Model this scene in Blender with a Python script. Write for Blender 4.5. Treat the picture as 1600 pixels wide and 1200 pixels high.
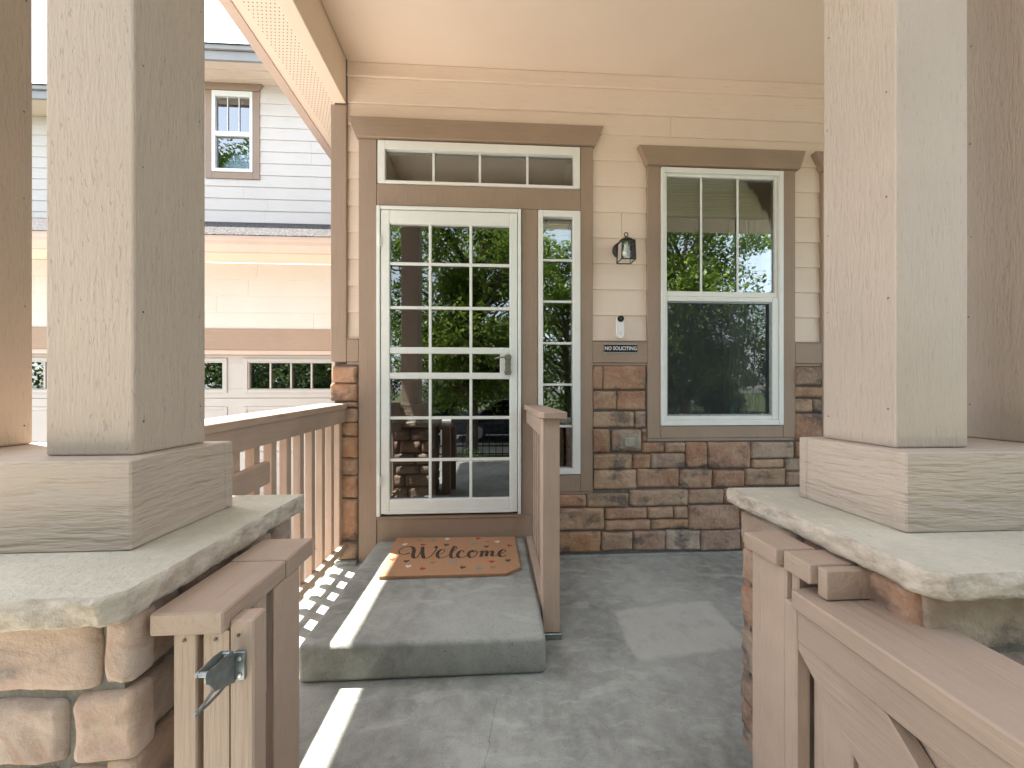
import bpy, bmesh, math, random
from mathutils import Vector, noise
C = bpy.context.scene
for o in list(bpy.data.objects): bpy.data.objects.remove(o)
random.seed(7)
PI = math.pi; R = math.radians

# ---------------------------------------------------------------- camera, sky, sun, exposure
cam_d = bpy.data.cameras.new('camera'); cam = bpy.data.objects.new('camera', cam_d); C.collection.objects.link(cam)
cam.location = (0, 0, 1.13); cam.rotation_euler = (R(90), 0, R(-3.07))
cam_d.sensor_width = 36; cam_d.lens = 12.6; cam_d.shift_y = 10/1600
cam_d.clip_start = 0.02; cam_d.clip_end = 500
C.camera = cam
W = bpy.data.worlds.new('World'); C.world = W; W.use_nodes = True
nt = W.node_tree; bg = nt.nodes['Background']
sky = nt.nodes.new('ShaderNodeTexSky'); sky.sky_type = 'NISHITA'; sky.sun_disc = False
SUNV = Vector((-.365, .19, 1)).normalized()          # towards the sun
sky.sun_elevation = math.asin(SUNV.z); sky.sun_rotation = math.atan2(SUNV.x, SUNV.y)
sky.air_density = 1.0; sky.dust_density = 1.5; sky.ozone_density = 1.0
hs = nt.nodes.new('ShaderNodeHueSaturation'); hs.inputs['Saturation'].default_value = .48
nt.links.new(sky.outputs[0], hs.inputs['Color']); nt.links.new(hs.outputs[0], bg.inputs[0]); bg.inputs[1].default_value = 0.15
sd = bpy.data.lights.new('sun', 'SUN'); sd.energy = 4.6; sd.angle = R(0.5); sd.color = (1, .95, .88)
sun = bpy.data.objects.new('sun', sd); C.collection.objects.link(sun)
sun.rotation_euler = (-SUNV).to_track_quat('-Z', 'Y').to_euler(); sun.location = (-5, 3, 12)
C.view_settings.view_transform = 'Standard'; C.view_settings.look = 'None'
C.view_settings.gamma = 1; C.view_settings.exposure = 2.38
C.cycles.max_bounces = 10; C.cycles.diffuse_bounces = 6; C.cycles.glossy_bounces = 5
C.cycles.transparent_max_bounces = 12; C.cycles.transmission_bounces = 6
C.cycles.caustics_reflective = False; C.cycles.caustics_refractive = False
C.cycles.sample_clamp_indirect = 6

# ---------------------------------------------------------------- materials
def new_mat(name):
    m = bpy.data.materials.new(name); m.use_nodes = True
    n = m.node_tree; b = n.nodes['Principled BSDF']
    return m, n, b
def coords(n, scale=(1,1,1), warp=0.0, wscale=2.0):
    tc = n.nodes.new('ShaderNodeTexCoord'); out = tc.outputs['Object']
    if warp:
        nz = n.nodes.new('ShaderNodeTexNoise'); nz.inputs['Scale'].default_value = wscale
        n.links.new(out, nz.inputs['Vector'])
        sb = n.nodes.new('ShaderNodeVectorMath'); sb.operation = 'SUBTRACT'; sb.inputs[1].default_value = (.5,.5,.5)
        n.links.new(nz.outputs['Color'], sb.inputs[0])
        sc = n.nodes.new('ShaderNodeVectorMath'); sc.operation = 'SCALE'; sc.inputs['Scale'].default_value = warp
        n.links.new(sb.outputs[0], sc.inputs[0])
        ad = n.nodes.new('ShaderNodeVectorMath'); ad.operation = 'ADD'
        n.links.new(out, ad.inputs[0]); n.links.new(sc.outputs[0], ad.inputs[1]); out = ad.outputs[0]
    mp = n.nodes.new('ShaderNodeMapping'); mp.inputs['Scale'].default_value = scale
    n.links.new(out, mp.inputs['Vector'])
    return mp.outputs[0]
def noise_n(n, vec, scale, detail=4, rough=.55):
    z = n.nodes.new('ShaderNodeTexNoise'); z.inputs['Scale'].default_value = scale
    z.inputs['Detail'].default_value = detail; z.inputs['Roughness'].default_value = rough
    if vec is not None: n.links.new(vec, z.inputs['Vector'])
    return z.outputs['Fac']
def ramp(n, fac, stops):
    r = n.nodes.new('ShaderNodeValToRGB'); e = r.color_ramp.elements
    while len(e) < len(stops): e.new(0.5)
    for i, (p, c) in enumerate(stops):
        e[i].position = p; e[i].color = (*c, 1) if len(c) == 3 else c
    n.links.new(fac, r.inputs[0]); return r.outputs[0]
def mixc(n, fac, a, b, mode='MIX'):
    m = n.nodes.new('ShaderNodeMix'); m.data_type = 'RGBA'; m.blend_type = mode
    for s, v in ((m.inputs[0], fac), (m.inputs[6], a), (m.inputs[7], b)):
        if isinstance(v, (int, float)): s.default_value = v
        elif isinstance(v, tuple): s.default_value = (*v, 1)
        else: n.links.new(v, s)
    return m.outputs[2]
def bump(n, b, h, dist, strength=1.0, prev=None):
    bp = n.nodes.new('ShaderNodeBump'); bp.inputs['Distance'].default_value = dist; bp.inputs['Strength'].default_value = strength
    n.links.new(h, bp.inputs['Height'])
    if prev is not None: n.links.new(prev, bp.inputs['Normal'])
    n.links.new(bp.outputs[0], b.inputs['Normal']); return bp.outputs[0]
def mathn(n, op, a, b_=None, c_=None):
    m = n.nodes.new('ShaderNodeMath'); m.operation = op
    for i, v in enumerate((a, b_, c_)):
        if v is None: continue
        if isinstance(v, (int, float)): m.inputs[i].default_value = v
        else: n.links.new(v, m.inputs[i])
    return m.outputs[0]
def k(c, f): return tuple(x*f for x in c)

def wood(name, col, axis='z', depth=.0016, fine=150, along=7, pits=0.0, wear=.12, rough=.62, warp=.012, streak=0.0, coarse=.5):
    """painted rough-sawn board; the grain runs along the given axis"""
    m, n, b = new_mat(name)
    s = {'x': (along, fine, fine), 'y': (fine, along, fine), 'z': (fine, fine, along), 'h': (along, along, fine)}[axis]
    v = coords(n, s, warp, 3.0)
    g = noise_n(n, v, 1.0, 5, .6)
    v2 = coords(n, k(s, .42), warp*2.0, 2.0)
    g2 = noise_n(n, v2, 1.0, 3, .6)
    g2r = ramp(n, g2, [(.38, (0,0,0)), (.58, (1,1,1))])
    h = mathn(n, 'ADD', mathn(n, 'MULTIPLY', g, .7), mathn(n, 'MULTIPLY', g2r, coarse))
    big = noise_n(n, coords(n, (1,1,1)), 2.2, 4, .6)
    c = mixc(n, ramp(n, big, [(.3,(0,0,0)),(.7,(1,1,1))]), k(col, 1-wear*.6), k(col, 1+wear*.6))
    c = mixc(n, ramp(n, g, [(.28,(1,1,1)),(.42,(0,0,0))]), c, k(col, .84))
    if streak:       # weathered streaks where the paint has worn along the grain
        z4 = noise_n(n, coords(n, k(s, .22), .02, 4), 1.0, 6, .65); zb = noise_n(n, coords(n), 3.5, 3)
        f = mathn(n, 'MULTIPLY', ramp(n, z4, [(.56,(0,0,0)),(.70,(1,1,1))]), ramp(n, zb, [(.45,(0,0,0)),(.62,(1,1,1))]))
        c = mixc(n, mathn(n, 'MULTIPLY', f, streak), c, (col[0]*.62, col[1]*.56, col[2]*.52))
        f2 = ramp(n, z4, [(.26,(1,1,1)),(.36,(0,0,0))]); c = mixc(n, mathn(n, 'MULTIPLY', f2, streak*.7), c, k(col, 1.35))
    if pits:
        v3 = coords(n, {'z': (150, 150, 38), 'h': (30, 30, 130)}.get(axis, (30, 130, 130)), .006, 5)
        pz = noise_n(n, v3, 1.0, 2, .5)
        pr = ramp(n, pz, [(.655,(0,0,0)),(.70,(1,1,1))])
        c = mixc(n, mathn(n, 'MULTIPLY', pr, pits), c, k(col, .66))
        h = mathn(n, 'SUBTRACT', h, mathn(n, 'MULTIPLY', pr, .7*pits))
    n.links.new(c, b.inputs['Base Color']); b.inputs['Roughness'].default_value = rough
    b.inputs['Specular IOR Level'].default_value = .35
    bump(n, b, h, depth)
    return m
def plain(name, col, rough=.5, metal=0, nscale=0, namt=.08, bdist=0, bscale=60, spec=.5):
    m, n, b = new_mat(name)
    b.inputs['Roughness'].default_value = rough; b.inputs['Metallic'].default_value = metal
    b.inputs['Specular IOR Level'].default_value = spec
    if nscale:
        z = noise_n(n, coords(n), nscale, 5, .6)
        c = mixc(n, ramp(n, z, [(.3,(0,0,0)),(.7,(1,1,1))]), k(col, 1-namt), k(col, 1+namt)); n.links.new(c, b.inputs['Base Color'])
    else: b.inputs['Base Color'].default_value = (*col, 1)
    if bdist: bump(n, b, noise_n(n, coords(n), bscale, 4, .6), bdist)
    return m
TAUPE = (.33, .243, .182); COLT = (.43, .352, .282); CREAM = (.755, .63, .53)
M = {}
M['trim_x'] = wood('taupe_trim_horizontal', TAUPE, 'h', .0011)
M['trim_z'] = wood('taupe_trim_vertical', TAUPE, 'z', .0011)
M['trim_y'] = wood('taupe_trim_lengthwise', TAUPE, 'y', .0011)
M['rail'] = wood('taupe_rail', k(TAUPE, 1.18), 'y', .0014, wear=.22, streak=.6)
M['railz'] = wood('taupe_rail_upright', k(TAUPE, 1.36), 'z', .0014, wear=.22, streak=.4)  # uprights lightened in colour for the light on their front faces
M['post_pit'] = wood('column_paint_pitted', COLT, 'z', .0026, fine=170, along=30, pits=.42, wear=.1, warp=.006, coarse=.22)
M['post'] = wood('column_paint', COLT, 'z', .0028, fine=190, along=30, pits=0, wear=.1, warp=.006, coarse=.2, rough=.5)
M['base'] = wood('column_base_paint', COLT, 'h', .0060, fine=90, along=12, pits=.0, wear=.12, warp=.03)
M['siding'] = wood('cream_siding', CREAM, 'h', .0007, wear=.05, rough=.6)
M['pale'] = wood('cream_siding_skylit', (.63, .59, .545), 'h', .0007, wear=.04, rough=.6)  # same cream paint as the house, with sky light put into the colour
M['cream'] = wood('cream_board', CREAM, 'x', .0005, wear=.04, rough=.6)
M['creamy'] = wood('cream_board_lengthwise', CREAM, 'y', .0005, wear=.04, rough=.6)
M['ceil'] = plain('porch_ceiling_paint', k(CREAM, .98), .7, nscale=1.5, namt=.03, bdist=.0005, bscale=150)
M['white'] = plain('white_vinyl', (.78, .79, .76), .35, nscale=9, namt=.03)
M['gdoor'] = plain('garage_door_paint', (.44, .425, .41), .5, nscale=4, namt=.04)
M['grille'] = plain('white_enamel', (.76, .79, .76), .32, nscale=14, namt=.03)
M['gutter'] = plain('taupe_metal_gutter', (.54, .43, .37), .5, nscale=3, namt=.05)
M['fascia'] = plain('grey_fascia', (.30, .30, .30), .6, nscale=3)
M['black'] = plain('black_iron', (.018, .018, .018), .38, .4)
M['blackp'] = plain('black_plastic', (.015, .015, .016), .25)
M['doorbell'] = plain('white_plastic', (.8, .8, .78), .3)
M['galv'] = plain('galvanised_steel', (.27, .295, .285), .42, .75, nscale=60, namt=.25, bdist=.0002, bscale=200)
M['pewter'] = plain('aged_pewter', (.28, .27, .23), .42, .8, nscale=80, namt=.3)
M['silver'] = plain('brushed_silver', (.6, .6, .6), .35, .8)
M['signblack'] = plain('sign_black', (.012, .012, .012), .4)
M['signtext'] = plain('sign_letters', (.75, .75, .75), .4)
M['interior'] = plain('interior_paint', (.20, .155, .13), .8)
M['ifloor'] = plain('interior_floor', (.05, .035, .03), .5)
M['entry'] = plain('dark_entry_door', (.022, .015, .013), .45)
M['blind'] = plain('window_blind', (.88, .88, .78), .6)
M['curtain'] = plain('curtain_cloth', (.30, .34, .32), .9)
M['bulb'] = plain('frosted_bulb', (.8, .8, .76), .4)
M['tyre'] = plain('tyre_rubber', (.02, .02, .02), .8)
M['rim'] = plain('alloy_rim', (.5, .5, .52), .3, .9)
M['car'] = plain('dark_blue_car_paint', (.03, .04, .06), .22, .5)
M['tail'] = plain('tail_light_red', (.4, .02, .02), .3)
M['bark'] = plain('bark', (.10, .07, .05), .9, nscale=12, namt=.4, bdist=.02, bscale=18)
M['asphalt'] = plain('asphalt', (.085, .085, .09), .9, nscale=3, namt=.15, bdist=.004, bscale=150)
M['walk'] = plain('pale_concrete', (.50, .46, .41), .85, nscale=2.5, namt=.1, bdist=.002, bscale=90)

def shingle():
    m, n, b = new_mat('roof_shingles')
    v = coords(n); br = n.nodes.new('ShaderNodeTexBrick'); br.inputs['Scale'].default_value = 7
    br.inputs['Color1'].default_value = (.025,.025,.028,1); br.inputs['Color2'].default_value = (.06,.058,.058,1); br.inputs['Mortar'].default_value = (.04,.04,.04,1)
    br.inputs['Mortar Size'].default_value = .02; br.inputs['Brick Width'].default_value = .35; br.inputs['Row Height'].default_value = .22
    mp = n.nodes.new('ShaderNodeMapping'); n.links.new(v, mp.inputs[0]); n.links.new(mp.outputs[0], br.inputs['Vector'])
    z = noise_n(n, v, 60, 4); c = mixc(n, .5, br.outputs[0], ramp(n, z, [(.45,(.01,.01,.012)),(.60,(.30,.29,.28))]))
    n.links.new(c, b.inputs['Base Color']); b.inputs['Roughness'].default_value = 1; b.inputs['Specular IOR Level'].default_value = .05
    bump(n, b, z, .01); return m
M['shingle'] = shingle()
def concrete(name, col, patch=False):
    m, n, b = new_mat(name); v = coords(n)
    z1 = noise_n(n, v, 1.6, 6, .62); z2 = noise_n(n, v, 14, 6, .7); z3 = noise_n(n, v, 160, 3, .6)
    c = mixc(n, ramp(n, z1, [(.36,(0,0,0)),(.62,(1,1,1))]), (col[0]*.66, col[1]*.66, col[2]*.66), k(col, 1.18))
    z0_ = noise_n(n, coords(n, (1,1,1), .3, 2), 5, 8, .75)
    c = mixc(n, mathn(n,'MULTIPLY', ramp(n, z0_, [(.30,(1,1,1)),(.47,(0,0,0))]), .55), c, (col[0]*.60, col[1]*.58, col[2]*.52))
    c = mixc(n, mathn(n,'MULTIPLY', ramp(n, z2, [(.42,(0,0,0)),(.68,(1,1,1))]), .6), c, k(col, 1.4))
    c = mixc(n, mathn(n,'MULTIPLY', ramp(n, z3, [(.29,(1,1,1)),(.40,(0,0,0))]), .9), c, k(col, .42))
    # swirled trowel streaks
    vs = coords(n, (3, 9, 1), .35, 1.8); zs = noise_n(n, vs, 1.6, 4, .6)
    c = mixc(n, mathn(n,'MULTIPLY', ramp(n, zs, [(.55,(0,0,0)),(.63,(1,1,1))]), .4), c, (col[0]*1.5, col[1]*1.52, col[2]*1.5))
    if patch:   # pale worn rectangle left by an old mat, skewed, with ragged edges
        vw = coords(n, (1,1,1), .05, 9)
        sp = n.nodes.new('ShaderNodeSeparateXYZ'); n.links.new(vw, sp.inputs[0])
        x, y = sp.outputs[0], sp.outputs[1]
        xs = mathn(n, 'SUBTRACT', x, mathn(n, 'MULTIPLY', mathn(n,'SUBTRACT', y, 1.5), .06))
        f = None
        for val, lo, hi in ((xs, .595, 1.14), (mathn(n,'SUBTRACT', y, mathn(n,'MULTIPLY', xs, .12)), 1.385, 1.74)):
            mid, half = (lo+hi)/2, (hi-lo)/2
            dd = mathn(n, 'SUBTRACT', half, mathn(n, 'ABSOLUTE', mathn(n, 'SUBTRACT', val, mid)))
            mr = n.nodes.new('ShaderNodeMapRange'); mr.inputs[1].default_value = -.006; mr.inputs[2].default_value = .02
            n.links.new(dd, mr.inputs[0]); f = mr.outputs[0] if f is None else mathn(n, 'MULTIPLY', f, mr.outputs[0])
        f = mathn(n, 'MULTIPLY', f, ramp(n, z2, [(.25,(.45,.45,.45)),(.5,(1,1,1))]))
        c = mixc(n, mathn(n,'MULTIPLY', f, .8), c, (.46,.46,.41))
    n.links.new(c, b.inputs['Base Color']); 
    n.links.new(ramp(n, z1, [(.3,(.55,.55,.55)),(.7,(.8,.8,.8))]), b.inputs['Roughness'])
    bump(n, b, mathn(n,'ADD', z2, mathn(n,'MULTIPLY', z3, .35)), .003); return m
M['floor'] = concrete('porch_floor_concrete', (.285,.29,.262), True)
M['step'] = concrete('step_concrete', (.255,.26,.232))
def stone_mat(name, dark=1.0, lift=None, bd=.009):
    m, n, b = new_mat(name); v = coords(n)
    at = n.nodes.new('ShaderNodeAttribute'); at.attribute_name = 'tone'
    a = at.outputs['Color']
    z1 = noise_n(n, coords(n, (1,1,1), .08, 6), 9, 5, .6); z2 = noise_n(n, v, 45, 5, .7); z3 = noise_n(n, coords(n, (1,1,1.4), .1, 4), 6.5, 4, .6)
    c = mixc(n, .55, a, mixc(n, ramp(n, z1, [(.3,(0,0,0)),(.7,(1,1,1))]), (.20,.085,.045), (.43,.32,.22)))
    c = mixc(n, mathn(n,'MULTIPLY', ramp(n, z3, [(.53,(0,0,0)),(.66,(1,1,1))]), .72), c, (.055,.05,.05))
    c = mixc(n, mathn(n,'MULTIPLY', ramp(n, z2, [(.5,(0,0,0)),(.75,(1,1,1))]), .45), c, (.48,.42,.35))
    if lift:
        z6 = noise_n(n, coords(n, (3,3,7), .5, 3), 2.2, 7, .68)
        c = mixc(n, .22, c, lift)
        c = mixc(n, mathn(n,'MULTIPLY', ramp(n, z6, [(.52,(0,0,0)),(.60,(1,1,1))]), .45), c, (.50,.37,.29))
        c = mixc(n, mathn(n,'MULTIPLY', ramp(n, z6, [(.34,(1,1,1)),(.44,(0,0,0))]), .6), c, (.27,.14,.08))
    if dark != 1: c = mixc(n, 1.0, c, (dark,dark,dark), 'MULTIPLY')
    n.links.new(c, b.inputs['Base Color']); b.inputs['Roughness'].default_value = .85
    bump(n, b, mathn(n,'ADD', z2, z1), bd); return m
M['stone'] = stone_mat('stone_veneer')
M['mortar_near'] = plain('pier_mortar', (.17,.155,.13), .95, nscale=30, namt=.25, bdist=.006, bscale=70)
M['stone_near'] = stone_mat('stone_pier_facing', lift=(.56,.45,.37), bd=.005)
M['mortar'] = plain('mortar', (.15,.135,.12), .95, nscale=30, namt=.25, bdist=.006, bscale=70)
def capm():
    m, n, b = new_mat('limestone_cap'); v = coords(n)
    z1 = noise_n(n, v, 4, 5, .6); z2 = noise_n(n, v, 38, 6, .7)
    c = mixc(n, ramp(n, z1, [(.3,(0,0,0)),(.7,(1,1,1))]), (.43,.40,.315), (.54,.495,.395))
    c = mixc(n, mathn(n,'MULTIPLY', ramp(n, z2, [(.24,(1,1,1)),(.40,(0,0,0))]), .6), c, (.30,.23,.19))
    c = mixc(n, mathn(n,'MULTIPLY', ramp(n, z2, [(.56,(0,0,0)),(.72,(1,1,1))]), .6), c, (.66,.58,.50))
    # upright faces are mixed browner, the top stays paler
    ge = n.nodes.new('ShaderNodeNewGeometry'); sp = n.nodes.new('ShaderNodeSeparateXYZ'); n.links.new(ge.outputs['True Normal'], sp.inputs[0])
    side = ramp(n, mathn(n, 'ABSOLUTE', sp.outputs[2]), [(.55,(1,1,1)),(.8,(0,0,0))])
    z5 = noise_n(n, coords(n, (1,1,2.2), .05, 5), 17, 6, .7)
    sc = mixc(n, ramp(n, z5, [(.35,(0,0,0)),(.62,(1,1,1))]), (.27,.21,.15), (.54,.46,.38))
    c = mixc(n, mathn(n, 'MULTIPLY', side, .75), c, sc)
    n.links.new(c, b.inputs['Base Color']); b.inputs['Roughness'].default_value = .85
    bump(n, b, mathn(n,'ADD', z2, noise_n(n, v, 70, 3)), .005); return m
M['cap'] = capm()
M['nailhole'] = plain('dark_nail_hole', (.10,.08,.06), .8)
def glass(name, refl, tint=(.8,.85,.82), gcol=(.92,.95,.95), rough=0.0, wav=0):
    m = bpy.data.materials.new(name); m.use_nodes = True; n = m.node_tree; n.nodes.clear()
    out = n.nodes.new('ShaderNodeOutputMaterial'); mx = n.nodes.new('ShaderNodeMixShader')
    g = n.nodes.new('ShaderNodeBsdfGlossy'); g.inputs['Color'].default_value = (*gcol, 1); g.inputs['Roughness'].default_value = rough
    t = n.nodes.new('ShaderNodeBsdfTransparent'); t.inputs['Color'].default_value = (*tint, 1)
    fr = n.nodes.new('ShaderNodeFresnel'); fr.inputs[0].default_value = 1.45
    f = mathn(n, 'MINIMUM', mathn(n, 'ADD', mathn(n,'MULTIPLY', fr.outputs[0], 1.4), refl), 1.0)
    if wav:
        bp = n.nodes.new('ShaderNodeBump'); bp.inputs['Distance'].default_value = wav
        n.links.new(noise_n(n, coords(n, (3,3,1.2)), 2.6, 2), bp.inputs['Height']); n.links.new(bp.outputs[0], g.inputs['Normal'])
    n.links.new(f, mx.inputs[0]); n.links.new(t.outputs[0], mx.inputs[1]); n.links.new(g.outputs[0], mx.inputs[2])
    n.links.new(mx.outputs[0], out.inputs[0]); return m
M['glass_door'] = glass('storm_door_glass', .14, (.25,.25,.25))
M['glass'] = glass('window_glass', .10, (.92,.96,.93), wav=.00012)
M['glass_far'] = glass('far_window_glass', .26, (.4,.45,.5))
M['glass_lamp'] = glass('lantern_glass', .05, (.93,.94,.93))
def screen():
    m = bpy.data.materials.new('insect_screen'); m.use_nodes = True; n = m.node_tree; n.nodes.clear()
    out = n.nodes.new('ShaderNodeOutputMaterial'); mx = n.nodes.new('ShaderNodeMixShader'); mx.inputs[0].default_value = .24
    t = n.nodes.new('ShaderNodeBsdfTransparent'); d = n.nodes.new('ShaderNodeBsdfDiffuse'); d.inputs[0].default_value = (.07,.08,.085,1)
    n.links.new(t.outputs[0], mx.inputs[1]); n.links.new(d.outputs[0], mx.inputs[2]); n.links.new(mx.outputs[0], out.inputs[0]); return m
M['screen'] = screen()
def coir():
    m, n, b = new_mat('coir_mat'); v = coords(n)
    z = noise_n(n, v, 260, 4, .8); z2 = noise_n(n, v, 12, 3)
    c = mixc(n, ramp(n, z, [(.3,(0,0,0)),(.7,(1,1,1))]), (.25,.12,.055), (.66,.37,.20))
    c = mixc(n, mathn(n,'MULTIPLY', z2, .4), c, (.47,.265,.14))
    n.links.new(c, b.inputs['Base Color']); b.inputs['Roughness'].default_value = .95; bump(n, b, z, .006); return m
M['coir'] = coir()
def dye(name, col):
    m, n, b = new_mat(name); z = noise_n(n, coords(n), 260, 4, .8)
    c = mixc(n, ramp(n, z, [(.35,(0,0,0)),(.75,(1,1,1))]), col, (.40,.22,.12)); c = mixc(n, .75, c, col)
    n.links.new(c, b.inputs['Base Color']); b.inputs['Roughness'].default_value = .95; bump(n, b, z, .006); return m
DYE = {'k': dye('mat_lettering', (.03,.02,.015)), 'w': dye('heart_white', (.7,.66,.58)), 'r': dye('heart_red', (.38,.045,.02)),
       'b': dye('heart_brown', (.07,.035,.02)), 't': dye('heart_teal', (.22,.29,.26)), 'g': dye('heart_olive', (.27,.22,.09))}
def leafm(name, c1, c2):
    m, n, b = new_mat(name); oi = n.nodes.new('ShaderNodeNewGeometry')
    z = noise_n(n, coords(n), 2.0, 3)
    c = mixc(n, oi.outputs['Random Per Island'], c1, c2); c = mixc(n, mathn(n,'MULTIPLY', z, .5), c, k(c1, .8))
    n.links.new(c, b.inputs['Base Color']); b.inputs['Roughness'].default_value = .5
    tr = n.nodes.new('ShaderNodeBsdfTranslucent'); n.links.new(c, tr.inputs[0])
    mx = n.nodes.new('ShaderNodeMixShader'); mx.inputs[0].default_value = .35
    n.links.new(b.outputs[0], mx.inputs[1]); n.links.new(tr.outputs[0], mx.inputs[2])
    n.links.new(mx.outputs[0], n.nodes['Material Output'].inputs[0]); return m
M['leaf'] = leafm('leaf_light', (.09,.17,.02), (.28,.36,.06))
M['leaf2'] = leafm('leaf_dark', (.04,.085,.018), (.10,.15,.03))
def grassm():
    m, n, b = new_mat('lawn_grass'); v = coords(n)
    c = mixc(n, noise_n(n, v, 3, 6, .7), (.035,.06,.015), (.08,.10,.03)); n.links.new(c, b.inputs['Base Color'])
    b.inputs['Roughness'].default_value = .9; bump(n, b, noise_n(n, v, 60, 4, .8), .03); return m
M['grass'] = grassm()

# ---------------------------------------------------------------- object helpers
def tag(o, label=None, cat=None, group=None, kind=None):
    if label: o['label'] = label
    if cat: o['category'] = cat
    if group: o['group'] = group
    if kind: o['kind'] = kind
    return o
def thing(name, loc, label, cat, group=None):
    o = bpy.data.objects.new(name, None); o.empty_display_size = .1; C.collection.objects.link(o); o.location = loc
    return tag(o, label, cat, group)
def wloc(o):
    v = Vector((0,0,0))
    while o is not None: v += Vector(o.location); o = o.parent
    return v
def link(name, bm, mat, parent=None, origin=None, smooth=False, tone=False):
    """bm holds world coordinates; the mesh is moved to its origin and parented"""
    me = bpy.data.meshes.new(name)
    if parent is not None: base = wloc(parent); loc = Vector((0,0,0)); off = base
    else: loc = Vector(origin or (0,0,0)); off = loc
    bmesh.ops.recalc_face_normals(bm, faces=bm.faces)
    bmesh.ops.translate(bm, verts=bm.verts, vec=-off)
    bm.to_mesh(me); bm.free()
    if smooth:
        for p in me.polygons: p.use_smooth = True
    o = bpy.data.objects.new(name, me); C.collection.objects.link(o); o.location = loc
    if parent is not None: o.parent = parent
    mats = mat if isinstance(mat, (list, tuple)) else [mat]
    for mm in mats: me.materials.append(mm)
    return o
def box(bm, x0, x1, y0, y1, z0, z1, bev=.0, seg=1):
    vs = [bm.verts.new(p) for p in ((x0,y0,z0),(x1,y0,z0),(x1,y1,z0),(x0,y1,z0),(x0,y0,z1),(x1,y0,z1),(x1,y1,z1),(x0,y1,z1))]
    fs = [bm.faces.new([vs[i] for i in f]) for f in ((0,3,2,1),(4,5,6,7),(0,1,5,4),(1,2,6,5),(2,3,7,6),(3,0,4,7))]
    if bev:
        es = list({e for f in fs for e in f.edges})
        bmesh.ops.bevel(bm, geom=es, offset=bev, segments=seg, affect='EDGES', profile=.5)
def islands(bm):
    bm.verts.index_update(); seen = set(); out = []
    for v in bm.verts:
        if v in seen: continue
        st_ = [v]; comp = []; seen.add(v)
        while st_:
            w = st_.pop(); comp.append(w)
            for e in w.link_edges:
                q = e.other_vert(w)
                if q not in seen: seen.add(q); st_.append(q)
        nb = bmesh.new(); mp = {w: nb.verts.new(w.co) for w in comp}
        for f in {f for w in comp for f in w.link_faces}: nb.faces.new([mp[w] for w in f.verts])
        out.append(nb)
    bm.free(); return out
def Bx(*a, **kw):
    bm = bmesh.new(); box(bm, *a, **kw); return bm
def prism(bm, pts, axis, a0, a1, bev=0):
    """extrude a 2-D outline along an axis: 'y' outline is (x,z); 'x' outline is (y,z); 'z' outline is (x,y)"""
    def P(p, a): return {'y': (p[0], a, p[1]), 'x': (a, p[0], p[1]), 'z': (p[0], p[1], a)}[axis]
    A = [bm.verts.new(P(p, a0)) for p in pts]; B_ = [bm.verts.new(P(p, a1)) for p in pts]
    fs = [bm.faces.new(A), bm.faces.new(list(reversed(B_)))]; n_ = len(pts)
    for i in range(n_): fs.append(bm.faces.new((A[i], B_[i], B_[(i+1)%n_], A[(i+1)%n_])))
    if bev: bmesh.ops.bevel(bm, geom=list({e for f in fs for e in f.edges}), offset=bev, segments=1, affect='EDGES')
def tube(bm, pts, r, n=8, r1=None, cap=True):
    pts = [Vector(p) for p in pts]; rings = []
    for i, p in enumerate(pts):
        d = (pts[min(i+1, len(pts)-1)] - pts[max(i-1, 0)]).normalized()
        up = Vector((0,0,1)) if abs(d.z) < .95 else Vector((0,1,0))
        a = d.cross(up).normalized(); b_ = d.cross(a).normalized()
        rr = r if r1 is None else r + (r1-r)*i/max(1, len(pts)-1)
        rings.append([bm.verts.new(p + (a*math.cos(2*PI*j/n) + b_*math.sin(2*PI*j/n))*rr) for j in range(n)])
    for i in range(len(rings)-1):
        for j in range(n): bm.faces.new((rings[i][j], rings[i+1][j], rings[i+1][(j+1)%n], rings[i][(j+1)%n]))
    if cap: bm.faces.new(rings[0]); bm.faces.new(list(reversed(rings[-1])))
def lathe(bm, c, prof, n=20, axis='z'):
    rings = []
    for r, h in prof:
        ring = []
        for j in range(n):
            a = 2*PI*j/n; u, v = r*math.cos(a), r*math.sin(a)
            ring.append(bm.verts.new({'z': (c[0]+u, c[1]+v, c[2]+h), 'y': (c[0]+u, c[1]+h, c[2]+v), 'x': (c[0]+h, c[1]+u, c[2]+v)}[axis]))
        rings.append(ring)
    for i in range(len(rings)-1):
        for j in range(n): bm.faces.new((rings[i][j], rings[i+1][j], rings[i+1][(j+1)%n], rings[i][(j+1)%n]))
    bm.faces.new(rings[0]); bm.faces.new(list(reversed(rings[-1])))
def frame(bm, X0, X1, Z0, Z1, x0, x1, z0, z1, y0, y1, bev=.002):
    """rectangular frame: outer X0..X1,Z0..Z1, inner x0..x1,z0..z1; four butted members"""
    box(bm, X0, x0, y0, y1, Z0, Z1, bev); box(bm, x1, X1, y0, y1, Z0, Z1, bev)
    box(bm, x0, x1, y0+.0005, y1, Z0, z0, bev); box(bm, x0, x1, y0+.0005, y1, z1, Z1, bev)

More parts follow.
